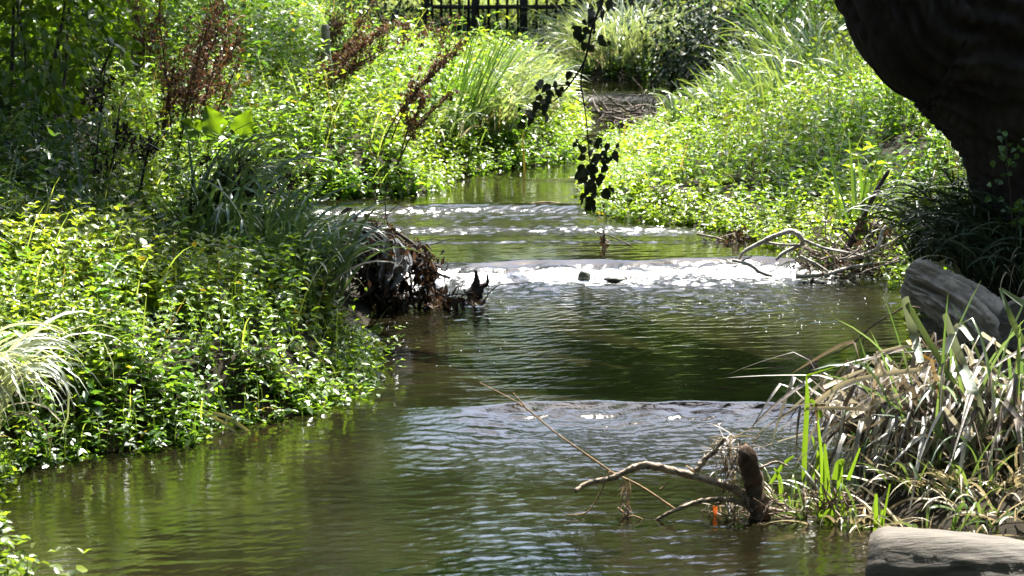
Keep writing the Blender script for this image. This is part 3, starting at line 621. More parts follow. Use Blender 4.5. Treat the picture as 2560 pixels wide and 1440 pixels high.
for k, (x, Y, z) in enumerate([(-4.5, 6, 0), (4.5, 7, 0)]):  # unseen canopies added overhead to keep sky light off shaded faces
    x0 = x*1.25; zz = float(terr(np.array([x0]), np.array([Y-2.]))[0]); root = empty('alder_tree', (x0, Y-2, zz-.1), ['alder leaning over the stream from the left bank beside the viewer', 'alder leaning over the stream from the right bank beside the viewer'][k], 'tree')
    mb = MB(); p = np.array([x0, Y-2, zz-.1]); tube(mb, catmull([p, p+[-x*.05, .4, 3], (x*.7, Y+1, 6.2)], 8), [.28, .2, .08], 9, (.03, .025, .02), .06)
    for q in range(8): tube(mb, catmull([(x*.85, Y, 4.9), (x*.5, Y+rng.uniform(-1, 2), 6.2), (x*.5+rng.uniform(-3, 3), Y+rng.uniform(-3, 5), 7)], 6), [.09, .02], 6, (.03, .025, .02), .06)
    mb.build('trunk', M_bark, root, smooth=True); mb = MB(); crown(mb, (x*.75, Y+1.5, 7.1), (4.2, 5.2, .9), 420, 60, .2, DK0, GR1, sig=.35); mb.build('crown', M_leaf, root)
# added tree near the fence, its unseen crown shaped to shade the far banks
t2 = empty('alder_tree', (4.6, 43, .45), 'dark alder standing right of the fence behind the hawthorn', 'tree')
mb = MB(); tube(mb, catmull([(4.6, 43, .3), (4.2, 43.2, 2.6), (2.9, 43.4, 5.2)], 8), [.3, .22, .1], 10, (.03, .025, .02), .06)
for e in [(.2, 43.5, 5.6), (-1.6, 43.2, 5.5), (2.2, 44.5, 6.2), (5.5, 43, 6)]: tube(mb, catmull([(4.0, 43.3, 3.4), (2.6, 43.4, 4.9), e], 6), [.14, .03], 7, (.03, .025, .02), .06)
mb.build('trunk', M_bark, t2, smooth=True)
mb = MB(); shade(mb, [(840,10),(860,110),(1060,105),(1250,118),(1340,125),(1460,80),(1560,25),(1660,25),(1660,-30),(840,-30)], 330, 5.0, 7.5, .3, 46, .26, .3); shade(mb, [(-2.8,35.2),(.3,35.8),(1.6,37.6),(3.5,38),(3.5,42.5),(-2.9,42.5)], 330, 5.0, 7.5, .35, 46, .26, .3, None, True); shade(mb, [(1860,-40),(2150,-40),(2200,120),(2230,230),(2040,260),(1960,120)], 55, 5.0, 6.5, .8, 46, .2, .22); shade(mb, [(200,0),(860,0),(860,130),(600,190),(330,160),(200,120)], 60, 5.0, 7.0, .6, 46, .2, .22); shade(mb, [(1640,40),(1720,-60),(1860,-60),(1880,150),(1830,275),(1650,250)], 190, 4.8, 6.5, .9, 46, .22, .22, 32.8); shade(mb, [(1760,240),(1990,270),(1960,330),(1760,320)], 14, 4.6, 6, .4, 40, .18, .2); mb.build('crown', M_leaf, t2)

# ------------------------------------------------------------------ fence (water gate)
YF = 39.0
fr = empty('wooden_fence', (0, YF, .4), 'dark wooden picket fence crossing the stream at the top', 'fence')
def box(mb, c, s, col, rot=0.0):
    c = np.array(c, float); sx, sy, sz = np.array(s)/2
    V = np.array([[x, y, z] for x in (-sx, sx) for y in (-sy, sy) for z in (-sz, sz)])
    V = V*(1+rng.normal(0, .02, V.shape)); ca, sa = math.cos(rot), math.sin(rot)
    V = np.c_[V[:, 0]*ca-V[:, 2]*sa, V[:, 1], V[:, 0]*sa+V[:, 2]*ca]+c
    T = [[0,1,3],[0,3,2],[4,6,7],[4,7,5],[0,4,5],[0,5,1],[2,3,7],[2,7,6],[0,2,6],[0,6,4],[1,5,7],[1,7,3]]; mb.add(V, T, np.array(col))
WC = (.035, .028, .022)
def zy(y): return PY(1280, y, YF)[2]
for pa, pb in [(1075, 1180), (1192, 1300), (1312, 1440), (1450, 1570)]:
    for yy in (17, -95):
        mb = MB(); x0, x1 = XP(pa, YF), XP(pb, YF); box(mb, ((x0+x1)/2, YF-.035, zy(yy)), (x1-x0, .04, .055), WC, rng.normal(0, .01)); mb.build('rail', M_fence, fr)
    px = pa+4
    while px < pb-2:
        mb = MB(); zb = zy(118+rng.uniform(-8, 12)); zt = zy(-150+rng.uniform(-15, 15)); x = XP(px, YF)
        box(mb, (x, YF, (zb+zt)/2), (rng.uniform(.03, .042), .03, zt-zb), WC, rng.normal(0, .012)); mb.build('picket', M_fence, fr); px += 24+rng.uniform(-2, 3)
for px in (1066, 1186, 1306, 1446, 1578):
    mb = MB(); x = XP(px, YF); box(mb, (x, YF+.05, .9), (.075, .075, 1.7), WC, rng.normal(0, .015)); mb.build('post', M_fence, fr)

# ------------------------------------------------------------------ dead dock stalks
def dock(px, py, Y, hpx, lean, n, lab, c0=BROWN0, c1=BROWN1, dens=170, wid=.05, name='dock_stalk', thin=False):
    b = GH(px, py, .35); root = empty(name, b, lab, 'dead plant', 'dead brown stalks on the left bank'); h = hpx*b[1]/F+.55
    for k in range(n):
        mb = MB(); m2 = MB()
        l = lean+rng.normal(0, .16); s = b+np.array([rng.normal(0, .09), rng.normal(0, .09), 0]); hh = h*rng.uniform(.6, 1)
        pts = catmull([s, s+np.array([l*hh*.35, rng.normal(0, .03), hh*.5]), s+np.array([l*hh, rng.normal(0, .08), hh])], 8)
        tube(mb, pts, [.008, .004], 5, (.06, .035, .025), .05); tips = [pts]
        for q in range(6):
            j = rng.integers(6, len(pts)-1); dd = nrm(np.array([rng.normal(l, .45), rng.normal(0, .35), .9])); e = np.array([pts[j]+dd*hh*.22*t for t in np.linspace(0, 1, 6)])
            tube(mb, e, [.004, .002], 4, (.06, .035, .025), .05); tips.append(e)
        m = int(dens*hh*1.5); A_ = np.vstack([pts[int(len(pts)*.4):]]+tips[1:]); i = rng.integers(0, len(A_), m); o = A_[i]+rng.normal(0, wid*.5, (m, 3))
        L = rng.uniform(.018, .05, m); leaves(m2, o, rng.normal(0, 1, (m, 3))+[0, 0, .5], rng.normal(0, 1, (m, 3)), L, L*.65, mixcol(c0, c1, rng.uniform(0, 1, m)), 2)
        mb.build('stem', M_wood, root); m2.build('seed_head', M_dead, root)
dock(330, 200, 28, 150, .1, 4, 'reddish brown dock stalks leftmost at the top of the left bank')
dock(420, 350, 27, 260, .05, 5, 'tall straight brown dock stalks with the thickest seed heads')
dock(470, 300, 27.4, 230, .3, 5, 'brown dock stalks fanning right in the middle of the left bank')
dock(515, 170, 29, 120, .1, 3, 'short brown dock stalk with a knobbly tip above the fan')
dock(740, 215, 29.5, 110, .9, 7, 'dark brown dock heads leaning steeply to the right', dens=260)
dock(800, 160, 32, 110, .4, 5, 'pale reddish dead stalks beside the grey stump')
dock(965, 310, 27.6, 120, .6, 4, 'curved brown dock head bowing right in the bright cover', dens=260, wid=.03)
dock(1040, 140, 34, 60, .3, 4, 'low faded brown stalks near the fence')
# dead stems at left, silhouette shade put into near-black colours
def deadstem(px, py, Y, pts, lab, blobs=2):
    b = PY(px, py, Y); root = empty('burdock_stalk', b, lab, 'dead plant', 'black dead stalks in the left shade'); mb = MB(); m2 = MB()
    P = catmull([PY(x, y, Y) for x, y in pts], 6); tube(mb, P, [.011, .004], 5, (.02, .016, .012), .06)
    for q in range(7):
        p = P[rng.integers(len(P)//4, len(P)-1)]; twig(mb, p, (rng.normal(0, .6), rng.normal(0, .4), .8), .22, .004, 1, (.02, .016, .012), sides=4, kids=2)
        m = 26; L = rng.uniform(.02, .06, m); e = p+np.array([rng.normal(0, .07), 0, rng.uniform(-.02, .12)])
        leaves(m2, e+rng.normal(0, .03, (m, 3)), rng.normal(0, 1, (m, 3)), rng.normal(0, 1, (m, 3)), L, L*.5, mixcol((.014, .011, .008), (.03, .022, .016), rng.uniform(0, 1, m)), 2)
    mb.build('stem', M_wood, root); m2.build('seed_heads', M_dead, root)
deadstem(230, 500, 20.2, [(230, 500), (240, 400), (250, 300), (262, 170)], 'black dead burdock stalk leftmost with drooping dry heads')
deadstem(280, 480, 20.4, [(265, 490), (285, 380), (300, 260)], 'thinner black dead stalk just right of the leftmost')
deadstem(365, 460, 20.6, [(350, 480), (365, 400), (380, 350)], 'short black dead stalk in front of the bright leaves')
deadstem(70, 560, 20, [(70, 560), (85, 420), (80, 300)], 'dead grey stalk in the darkest left corner')
deadstem(600, 560, 19.5, [(575, 560), (590, 480), (600, 405)], 'leafy black stalk standing against the bright far bank')
deadstem(700, 560, 19.8, [(700, 560), (712, 500), (735, 450)], 'black leafy stalk at the right end of the shade')

# leafy plants against the bright bank, silhouette shade put into dark colours
mb = MB()
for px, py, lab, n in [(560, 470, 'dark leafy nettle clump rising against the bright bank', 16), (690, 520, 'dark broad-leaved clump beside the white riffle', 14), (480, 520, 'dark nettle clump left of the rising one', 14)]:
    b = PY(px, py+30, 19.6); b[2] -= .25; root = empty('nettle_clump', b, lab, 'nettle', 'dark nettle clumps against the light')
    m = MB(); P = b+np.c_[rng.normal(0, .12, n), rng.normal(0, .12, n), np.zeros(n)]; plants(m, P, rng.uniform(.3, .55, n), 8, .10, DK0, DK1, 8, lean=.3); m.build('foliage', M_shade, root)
# sunlit nettle tops on the near mound
for px, py, Y, lab in [(135, 760, 15.9, 'nettle with a pale topmost shoot at the left of the near mound'), (290, 740, 16.0, 'nettle shoot crowning the near mound'), (60, 800, 15.7, 'nettle tops near the left frame edge'), (420, 800, 15.9, 'nettle shoots on the right shoulder of the near mound'), (240, 860, 15.5, 'nettle shoots on the lit front of the near mound')]:
    b = PY(px, py, Y); root = empty('nettle_plant', b, lab, 'nettle', 'nettle shoots on the near mound'); m = MB(); n = 5
    P = b+np.c_[rng.normal(0, .08, n), rng.normal(0, .08, n), np.zeros(n)]; plants(m, P, rng.uniform(.22, .34, n), 6, .10, (.09, .16, .015), (.2, .28, .03), 8, lean=.12, droop=(-.3, .5), wr=.36); m.build('foliage', M_leaf, root)
# burdock with two big leaves
YB_ = GH(575, 345, .45)[1]; b = PY(575, 345, YB_); root = empty('burdock_plant', b, 'burdock with two huge bright yellow-green leaves', 'burdock')
for o, d, L in [((545, 335), (-.35, -.1, .9), .24), ((600, 338), (.35, -.15, .85), .22), ((500, 330), (-.6, 0, .4), .17)]:
    p = PY(o[0], o[1], YB_-.1); m = MB(); u_, v_ = np.meshgrid(np.linspace(0, 1, 12), np.linspace(-1, 1, 9)); ax = nrm(np.array(d, float)); sd = nrm(np.cross(ax, [0, -.95, .35])); up_ = np.cross(sd, ax)
    wd = L*.42*np.sin(np.pi*np.clip(u_, .02, 1)**.62)**.8*(1+.10*np.sin(u_*19+v_*3)); zz = L*(-.25*u_**2+.16*np.abs(v_)+.07*np.sin(u_*15+v_*2)*v_**2)
    V = p+(u_*L)[..., None]*ax+(v_*wd)[..., None]*sd+zz[..., None]*up_; i = np.arange(8)[:, None]*12+np.arange(11)[None]
    m.add(V.reshape(-1, 3), np.stack([np.stack([i, i+1, i+13], -1), np.stack([i, i+13, i+12], -1)], 2).reshape(-1, 3), (.085, .14, .012)); m.build('leaf', M_leaf, root, smooth=True)
m = MB(); tube(m, catmull([b+[0, 0, -.25], b], 3), [.012, .008], 5, (.08, .10, .03)); m.build('stem', M_leaf, root)
# yellow stalk at the water
m = MB(); ribbon(m, [PY(1312, 455, 25.6), PY(1310, 400, 25.6), PY(1306, 330, 25.6)], [.018, .018, .01], (.20, .16, .03)); o = m.build('reed_stalk', M_straw, loc=tuple(PY(1312, 455, 25.6))); prop(o, 'single yellow reed stalk standing at the far left water edge', 'reed')
# grey stump at the top
m = MB(); YS_ = GH(815, 110, .5)[1]-.3; p = PY(815, 110, YS_); tube(m, catmull([p-[0, 0, .55], p, PY(812, 62, YS_)], 4), [.045, .04, .035], 10, (.30, .27, .19), .06); o = m.build('stump', M_wood, loc=tuple(p)); prop(o, 'pale weathered post stump among bushes at the top left', 'stump')

# ------------------------------------------------------------------ hanging twig
YH = 13.0  # twig and leaves coloured near black; shade and backlight are put in
root = empty('hanging_twig', PY(1520, -60, YH), 'black leafy twig hanging from above over the stream', 'twig')
def pxl(l, Y): return [PY(x, y, Y+rng.normal(0, .02)) for x, y in l]
m = MB(); LV = []
paths = [([(1530,-330),(1528,-160),(1512,-20),(1480,70),(1462,150),(1425,210),(1395,245)], .009, .003), ([(1420,212),(1390,215),(1360,222)], .004, .002), ([(1395,245),(1350,275),(1310,295),(1270,320)], .003, .0015),
         ([(1462,150),(1452,205),(1462,270),(1470,345),(1476,430),(1478,510)], .0045, .002), ([(1476,400),(1510,385),(1550,370)], .003, .0015), ([(1470,345),(1440,365)], .003, .0015), ([(1470,70),(1500,40),(1540,10)], .004, .002), ([(1462,110),(1500,100),(1520,115)], .003, .0015)]
for l, r0, r1 in paths: tube(m, catmull(pxl(l, YH), 6), [r0, r1], 5, (.015, .012, .01), .05)
m.build('stem', M_wood, root)
spots = [(1490,15),(1510,35),(1478,45),(1465,95),(1448,78),(1470,125),(1455,60),(1505,95),(1498,110),(1520,112),(1495,20),(1530,8),(1440,85),(1466,75),(1385,212),(1365,222),(1405,225),(1412,215),(1355,215),(1350,245),(1365,268),(1340,262),(1358,285),(1375,262),(1330,290),(1305,300),(1272,318),(1380,240),(1315,285),(1378,222),(1395,232),(1476,358),(1440,365),(1455,372),(1488,365),(1480,385),(1525,368),(1510,390),(1548,368),(1535,385),(1495,405),(1470,420),(1462,440),(1480,445),(1505,425),(1475,465),(1490,490),(1465,495),(1480,510),(1500,450),(1515,410),(1530,400),(1470,500),(1490,470),(1455,505)]
o = np.array([PY(x, y-10, YH+rng.normal(0, .05)) for x, y in spots]); n = len(o)
o = np.vstack([o, np.array([PY(rng.normal(1488, 18), rng.uniform(380, 515), YH+rng.normal(0, .04)) for _ in range(26)]), o[rng.integers(0, n, 45)]+rng.normal(0, .022, (45, 3))]); n = len(o); m = MB(); L = rng.uniform(.026, .066, n); leaves(m, o, np.c_[rng.normal(0, .7, n), rng.normal(0, .4, n), -np.ones(n)], np.c_[rng.normal(0, .7, n), -np.ones(n), rng.uniform(0, .8, n)], L, L*.72, mixcol((.010, .016, .006), (.022, .03, .01), rng.uniform(0, 1, n)), 8); m.build('leaves', M_twigleaf, root)

# ------------------------------------------------------------------ logs
def log(name, A, B, r0, r1, label, mat, col, rid=.1, sides=48, rings=60, seed=1, endcol=None, bulge=None, jag=.0):
    A = np.array(A, float); B = np.array(B, float); root = empty(name, (A+B)/2-[0, 0, min(r0, r1)], label, 'log')
    t = np.linspace(0, 1, rings); P = A+(B-A)*t[:, None]; P[:, 2] += .02*np.sin(t*5); R = r0+(r1-r0)*t
    if bulge is not None: R = R*(1+bulge(t))
    T, a, b = frames(P); th = np.linspace(0, 2*np.pi, sides, endpoint=False); A2, T2_ = np.meshgrid(th, t*np.linalg.norm(B-A))
    w = np.c_[np.cos(A2).ravel(), np.sin(A2).ravel()]
    nz = 1-np.abs(2*fbm(A2*4.2+.8*np.sin(T2_*6), T2_*3.2, 4, seed)-1); nz2 = fbm(np.cos(A2)*2+3, np.sin(A2)*2+T2_*3, 3, seed+5)-.5
    nz[:, -1] = nz[:, 0]
    rr = R[:, None]*(1+rid*(nz-.7)+.18*nz2)
    ed = np.minimum(t, 1-t)*rings; rr *= (1-.18*np.exp(-ed/1.0))[:, None]
    off = T[:, None]*(jag*(fbm(A2*2, A2*0, 2, seed+9)-.5)*np.exp(-ed/3)[:, None])[..., None]
    V = P[:, None]+rr[..., None]*(np.cos(th)[None, :, None]*a[:, None]+np.sin(th)[None, :, None]*b[:, None])+off
    i = np.arange(rings-1)[:, None]*sides; j = np.arange(sides)[None]; k = (j+1) % sides
    TT = np.vstack([np.stack([i+j, i+k, i+sides+k], -1).reshape(-1, 3), np.stack([i+j, i+sides+k, i+sides+j], -1).reshape(-1, 3)])
    C = np.array(col)*np.clip(.25+1.1*nz.ravel()[:, None], .2, 1.5); m = MB(); m.add(V.reshape(-1, 3), TT, C); m.build('bark' if rid > .12 else 'log_body', mat, root, smooth=True)
    for e, idx in ((0, 0), (1, rings-1)):
        m = MB(); rg = V[idx]; c = rg.mean(0); VV = [c]; 
        for q in (.35, .7, 1.0): VV.append(c+(rg-c)*q+(T[idx]*rng.normal(0, .004, (sides, 1)) if q < 1 else 0))
        VV = np.vstack(VV); jj = np.arange(sides); kk = (jj+1) % sides; tt = [np.stack([0*jj, 1+jj, 1+kk], -1)]
        for q in range(2): s0 = 1+q*sides; tt += [np.stack([s0+jj, s0+sides+jj, s0+sides+kk], -1), np.stack([s0+jj, s0+sides+kk, s0+kk], -1)]
        m.add(VV, np.vstack(tt), np.array(endcol if endcol is not None else col)); m.build('sawn_end', M_saw, root)
    return root
log('cut_log', PY(2275, 695, 16.9), PY(2570, 880, 16.5), .115, .175, 'thick grey barked log with a cut end jutting towards the water', M_bark, (.30, .245, .19), .65, 120, 140, 3, (.10, .08, .065), lambda t: .10*np.exp(-((t-.08)/.06)**2)-.04*np.sin(t*9), .05)
log('cut_log', PY(2545, 815, 16.0), PY(2760, 830, 16.6), .16, .17, 'rounded dark log end at the right frame edge', M_bark, (.10, .085, .075), .18, 48, 40, 7, (.09, .075, .06))
log('sawn_log', PZ(2180, 1440, .12)+[0, .05, 0], PZ(2180, 1440, .12)+[1.25, -.26, -.10], .185, .19, 'smooth weathered grey log lying in the bottom right corner', M_saw, (.072, .060, .043), .09, 56, 60, 15, (.12, .10, .085), None, .02)

# ------------------------------------------------------------------ driftwood branch bottom right
YD = 13.0
root = empty('driftwood_branch', PY(1890, 1330, YD), 'bare pale driftwood branch with a broken upright stub in the near water', 'branch')
PALEW = (.25, .19, .13)
m = MB()
for l, r in [([(1438,1228),(1470,1208),(1530,1195),(1580,1172),(1622,1164),(1700,1182),(1790,1205),(1850,1232),(1880,1270),(1895,1320),(1905,1350)], (.010, .013, .017, .018, .021, .028)), ([(1575,1342),(1640,1300),(1690,1275),(1755,1252),(1830,1250),(1885,1275)], (.005, .010, .014)), ([(1740,1178),(1760,1150),(1790,1125),(1812,1095)], (.014, .009)), ([(1890,1268),(1960,1280),(2060,1300),(2140,1310)], (.012, .007)), ([(1900,1170),(1940,1155),(1970,1165)], (.006, .004))]:
    tube(m, catmull(pxl(l, YD), 9), r, 9, PALEW, .16, cv=.4)
m.build('limb', M_wood, root, smooth=True)
m = MB()
for l, r in [([(1200,957),(1300,1010),(1380,1075),(1450,1125),(1530,1180),(1600,1215),(1690,1275)], (.0025, .006)), ([(1312,1016),(1283,982)], (.004, .002)), ([(1525,1178),(1500,1232),(1468,1280),(1414,1288)], (.004, .003)), ([(1560,1300),(1585,1290),(1630,1310)], (.004, .003)), ([(1545,1270),(1600,1320)], (.006, .003)), ([(1650,1225),(1672,1205)], (.005, .003)), ([(1880,1110),(1900,1088)], (.003, .002)), ([(1740,1180),(1715,1165)], (.006, .004)), ([(1570,1345),(1590,1320)], (.006, .004))]:
    tube(m, catmull(pxl(l, YD), 6), r, 6, (.30, .20, .10), .06)
for q in range(46): twig(m, PY(rng.uniform(1780, 2130), rng.uniform(1255, 1345), YD+rng.normal(0, .05)), (rng.normal(.3, .7), rng.normal(0, .4), rng.uniform(0, .6)), rng.uniform(.1, .25), .005, 1, (.16, .11, .07), sides=5, kids=2)
m.build('twigs', M_wood, root, smooth=True)
m = MB(); tube(m, catmull(pxl([(1908,1345),(1900,1280),(1884,1210),(1868,1140),(1862,1122)], YD), 6), [.05, .045, .046, .040, .022], 11, (.10, .065, .045), .14, cv=.3); m.build('broken_stub', M_bark, root, smooth=False)
m = MB(); n = 150; o = np.array([PY(rng.normal(1825, 22), rng.uniform(1090, 1180), YD+.05+rng.normal(0, .03)) for _ in range(n)])
blades(m, o, rng.uniform(0, 6.28, n), rng.uniform(-1.5, .6, n), .8, rng.uniform(.05, .16, n), .009, (.10, .075, .055), (.36, .31, .25), 4)
n = 110; o = np.array([PY(1568+rng.normal(0, 5), rng.uniform(1195, 1350), YD+rng.normal(0, .015)) for _ in range(n)])
blades(m, o, rng.uniform(0, 6.28, n), rng.uniform(-1.5, -.5, n), .4, rng.uniform(.04, .10, n), .006, (.09, .06, .045), (.20, .15, .11), 4)
n = 200; o = np.array([PY(rng.uniform(1760, 1960), rng.uniform(1260, 1345), YD+rng.normal(.08, .08)) for _ in range(n)])
blades(m, o, rng.uniform(0, 6.28, n), rng.uniform(-1.2, .8, n), .8, rng.uniform(.05, .18, n), .009, (.06, .045, .03), (.26, .20, .13), 4)
m.build('caught_weed', M_straw, root)
m = MB(); p = PY(1785, 1262, YD+.05); leaves(m, np.array([p, p+[.01, .01, -.04]]), np.array([[.2, 0, -1], [-.1, 0, -1.]]), np.array([[0, -1, .2], [.3, -1, .2]]), .05, .03, np.array([[.15, .03, .012], [.12, .02, .01]]), 8)
o = m.build('red_leaf', M_leaf, loc=tuple(p)); prop(o, 'small orange-red leaf hanging below the driftwood stub', 'leaf')
# twig with withered heads over the water, right
root = empty('withered_twig', PY(2260, 770, 15.6), 'thin arching twig with withered heads hanging over the water right of centre', 'twig'); m = MB()
for l, r in [([(2265,765),(2180,815),(2130,860),(2080,885),(2045,895)], (.006, .003)), ([(2168,822),(2150,880),(2120,920)], (.004, .002)), ([(2265,765),(2300,770)], (.006, .006))]: tube(m, catmull(pxl(l, 15.6), 6), r, 5, (.12, .08, .045), .08)
m.build('stem', M_wood, root); m = MB()
for cx, cy, n in [(2032, 912, 40), (2112, 935, 16)]:
    o = np.array([PY(rng.normal(cx, 7), rng.normal(cy, 12), 15.6) for _ in range(n)]); L = rng.uniform(.02, .05, n); leaves(m, o, rng.normal(0, 1, (n, 3))-[0, 0, 1], rng.normal(0, 1, (n, 3)), L, L*.5, mixcol((.14, .10, .09), (.35, .26, .24), rng.uniform(0, 1, n)), 4)
m.build('withered_heads', M_dead, root)

# ------------------------------------------------------------------ collapsed reed heap right
root = empty('reed_heap', (XP(2400, 14.2), 14.2, .05), 'collapsed heap of bleached dead reeds on the near right bank', 'reeds')
m = MB(); n = 560; r = np.sqrt(rng.uniform(0, 1, n)); th = rng.uniform(0, 6.28, n)
cx, cy = XP(2430, 13.8), 13.95
P = np.c_[cx+.62*r*np.cos(th), cy+.5*r*np.sin(th), .02+.26*(1-r*r*.6)]
az = np.where(rng.uniform(0, 1, n) < .75, rng.normal(-2.3, .75, n), rng.uniform(0, 6.28, n))
kk = rng.uniform(.25, .55, n); ka = rng.uniform(1.1, 2.0, n)
for g, c0_, c1_ in ((slice(0, 330), (.04, .034, .028), (.16, .13, .10)), (slice(330, n), (.20, .18, .15), (.54, .52, .46))):  # dark share of blades stands in for shaded gaps in the heap
    q = P[g]; k_ = len(q); blades(m, q, az[g], rng.uniform(.5, 1.3, k_), rng.uniform(.1, .7, k_), rng.uniform(.45, .95, k_), rng.uniform(.014, .042, k_), c0_, c1_, 10, kk[g], ka[g])
m.build('dead_blades', M_straw, root)
m = MB(); n = 60; r = np.sqrt(rng.uniform(0, 1, n)); th = rng.uniform(0, 6.28, n)
P = np.c_[XP(2480, 13.9)+.55*r*np.cos(th), 13.9+.5*r*np.sin(th), np.full(n, .03)]
blades(m, P, rng.normal(-1.9, 1.1, n), rng.uniform(.8, 1.5, n), rng.uniform(.6, 2.2, n), rng.uniform(.5, .95, n), rng.uniform(.022, .045, n), (.05, .10, .035), (.14, .19, .10), 9, np.where(rng.uniform(0, 1, n) < .3, .6, 2), rng.uniform(.8, 1.8, n)); n = 26; P = np.c_[rng.uniform(XP(2230, 13.7), XP(2600, 13.7), n), rng.uniform(13.3, 14.2, n), np.full(n, .05)]
blades(m, P, rng.normal(-1.2, 1.2, n), rng.uniform(1.15, 1.55, n), rng.uniform(.1, .7, n), rng.uniform(.6, 1.0, n), rng.uniform(.024, .042, n), (.07, .13, .035), (.15, .21, .09), 9, np.where(rng.uniform(0, 1, n) < .35, rng.uniform(.5, .8, n), 2), rng.uniform(.8, 1.9, n)); m.build('green_blades', M_sedge, root)
m = MB(); GG = (.15, .18, .12); ST = (.52, .45, .34)
YR = 13.5
for l, w, c in [([(2262,745),(2280,820),(2302,905)], (.04, .045, .035), GG), ([(2268,760),(2320,850),(2385,960),(2400,1000)], (.03, .03, .02), (.08, .12, .04)), ([(2362,785),(2400,900),(2440,1000),(2480,1130)], (.03, .05, .055, .04), GG),
    ([(2362,880),(2395,815),(2430,850)], (.03, .03, .02), (.30, .31, .24)), ([(2040,1006),(2110,960),(2200,938),(2310,922)], (.022, .026, .024, .02), ST), ([(2060,968),(2110,945),(2160,925)], (.02, .02, .012), ST), ([(2130,1040),(2190,1005),(2260,985)], (.026, .03, .02), ST), ([(2190,882),(2250,868),(2310,862)], (.012, .014, .012), ST), ([(2188,884),(2190,930),(2180,1010),(2170,1080)], (.014, .014, .012, .01), (.28, .22, .16)),
    ([(2040,1008),(2045,1080),(2060,1170)], (.012, .012, .01), (.12, .085, .06)), ([(2328,900),(2350,1000),(2360,1110),(2355,1200),(2335,1330)], (.02, .025, .025, .022, .02), (.26, .19, .11)), ([(2450,1130),(2445,1200),(2420,1290),(2405,1340)], (.03, .03, .028, .02), (.45, .40, .28)),
    ([(2560,760),(2500,720)], (.03, .012), (.09, .13, .05)), ([(2560,860),(2530,800),(2500,720)], (.035, .03, .01), (.08, .12, .04)), ([(2310,1290),(2302,1250),(2290,1240),(2275,1265),(2268,1310)], (.03, .03, .03, .03, .028), (.09, .15, .03)), ([(2270,850),(2300,885),(2340,905)], (.02, .018, .008), (.45, .24, .03)), ([(2350,920),(2385,960)], (.02, .01), (.45, .32, .04)),
    ([(2500,1010),(2500,1100),(2490,1180)], (.05, .055, .04), (.13, .17, .10)), ([(2010,1022),(2080,1020),(2190,1024)], (.016, .018, .016), (.40, .33, .24))]:
    ribbon(m, [PY(x, y, YR+rng.normal(0, .08)) for x, y in l], w, c)
m.build('broken_blades', M_straw, root)
# iris blades standing in the near water
def iris(px, py, Y, lst, lab, col=(.11, .18, .025)):
    b = PY(px, py, Y); root = empty('iris_clump', b, lab, 'iris', 'iris blades standing in the near water')
    for l, w in lst: m = MB(); ribbon(m, [PY(x, y, Y) for x, y in l], w, np.array(col)*rng.uniform(.8, 1.15)); m.build('blade', M_leaf, root)
iris(2015, 1190, 13.5, [([(2010,1215),(2012,1120),(2018,1000),(2016,940)], (.022, .026, .022, .006)), ([(2016,940),(2040,932),(2085,918)], (.012, .010, .004)), ([(2030,1200),(2045,1150),(2030,1090)], (.02, .02, .008)), ([(2025,1000),(2045,1020),(2052,1045)], (.018, .03, .024))], 'slim upright iris with a bent tip at the heap left side')
iris(2065, 1290, 13.0, [([(2068,1300),(2066,1200),(2062,1110)], (.035, .034, .01)), ([(2050,1300),(2056,1180),(2045,1050)], (.02, .02, .008)), ([(2110,1290),(2100,1230),(2102,1160)], (.03, .03, .02)), ([(2120,1200),(2150,1120)], (.02, .008)), ([(2088,1200),(2098,1160),(2112,1155)], (.035, .035, .03)), ([(2080,1300),(2085,1230)], (.03, .012))], 'bright green iris group right of the driftwood stub')
iris(2195, 1330, 12.7, [([(2190,1340),(2190,1235)], (.028, .012)), ([(2202,1330),(2225,1210)], (.016, .006)), ([(2200,1345),(2206,1275)], (.02, .01))], 'short bright iris blades behind the bottom right log')
iris(1965, 1260, 13.2, [([(1955,1270),(1950,1200),(1935,1170)], (.022, .02, .006)), ([(1975,1285),(1972,1240)], (.02, .012)), ([(1925,1210),(1960,1160),(1985,1140)], (.014, .018, .01))], 'small iris tuft just behind the driftwood stub')
for px, py, Y, lab in [(2150, 1300, 13.1, 'low straw and iris tangle left of the bottom right log'), (2330, 1335, 12.9, 'short reeds behind the bottom right log'), (2520, 1320, 13.0, 'green reeds at the bottom of the right frame edge'), (2330, 1270, 13.2, 'dark matted reeds at the foot of the bleached heap'), (2440, 1285, 13.2, 'matted brown reeds between the heap and the bottom right log'), (2560, 1270, 13.2, 'tangled reeds at the right edge above the bottom right log')]:
    b = PZ(px, py, .0); sedge(b[0], b[1]+.1, 60, (.22, .5), (.4, 1.4), (.4, 2.2), .020, (.045, .08, .025), (.11, .15, .05), .24, None, .9, None, lab, dead=.72, kfrac=.5)
sedge(XP(1990, 13.3), 13.3, 26, (.15, .3), (.3, 1.4), (.4, 2.0), .016, (.07, .12, .03), (.14, .19, .05), .14, None, .9, None, 'tiny grass tuft at the foot of the driftwood', dead=.5)

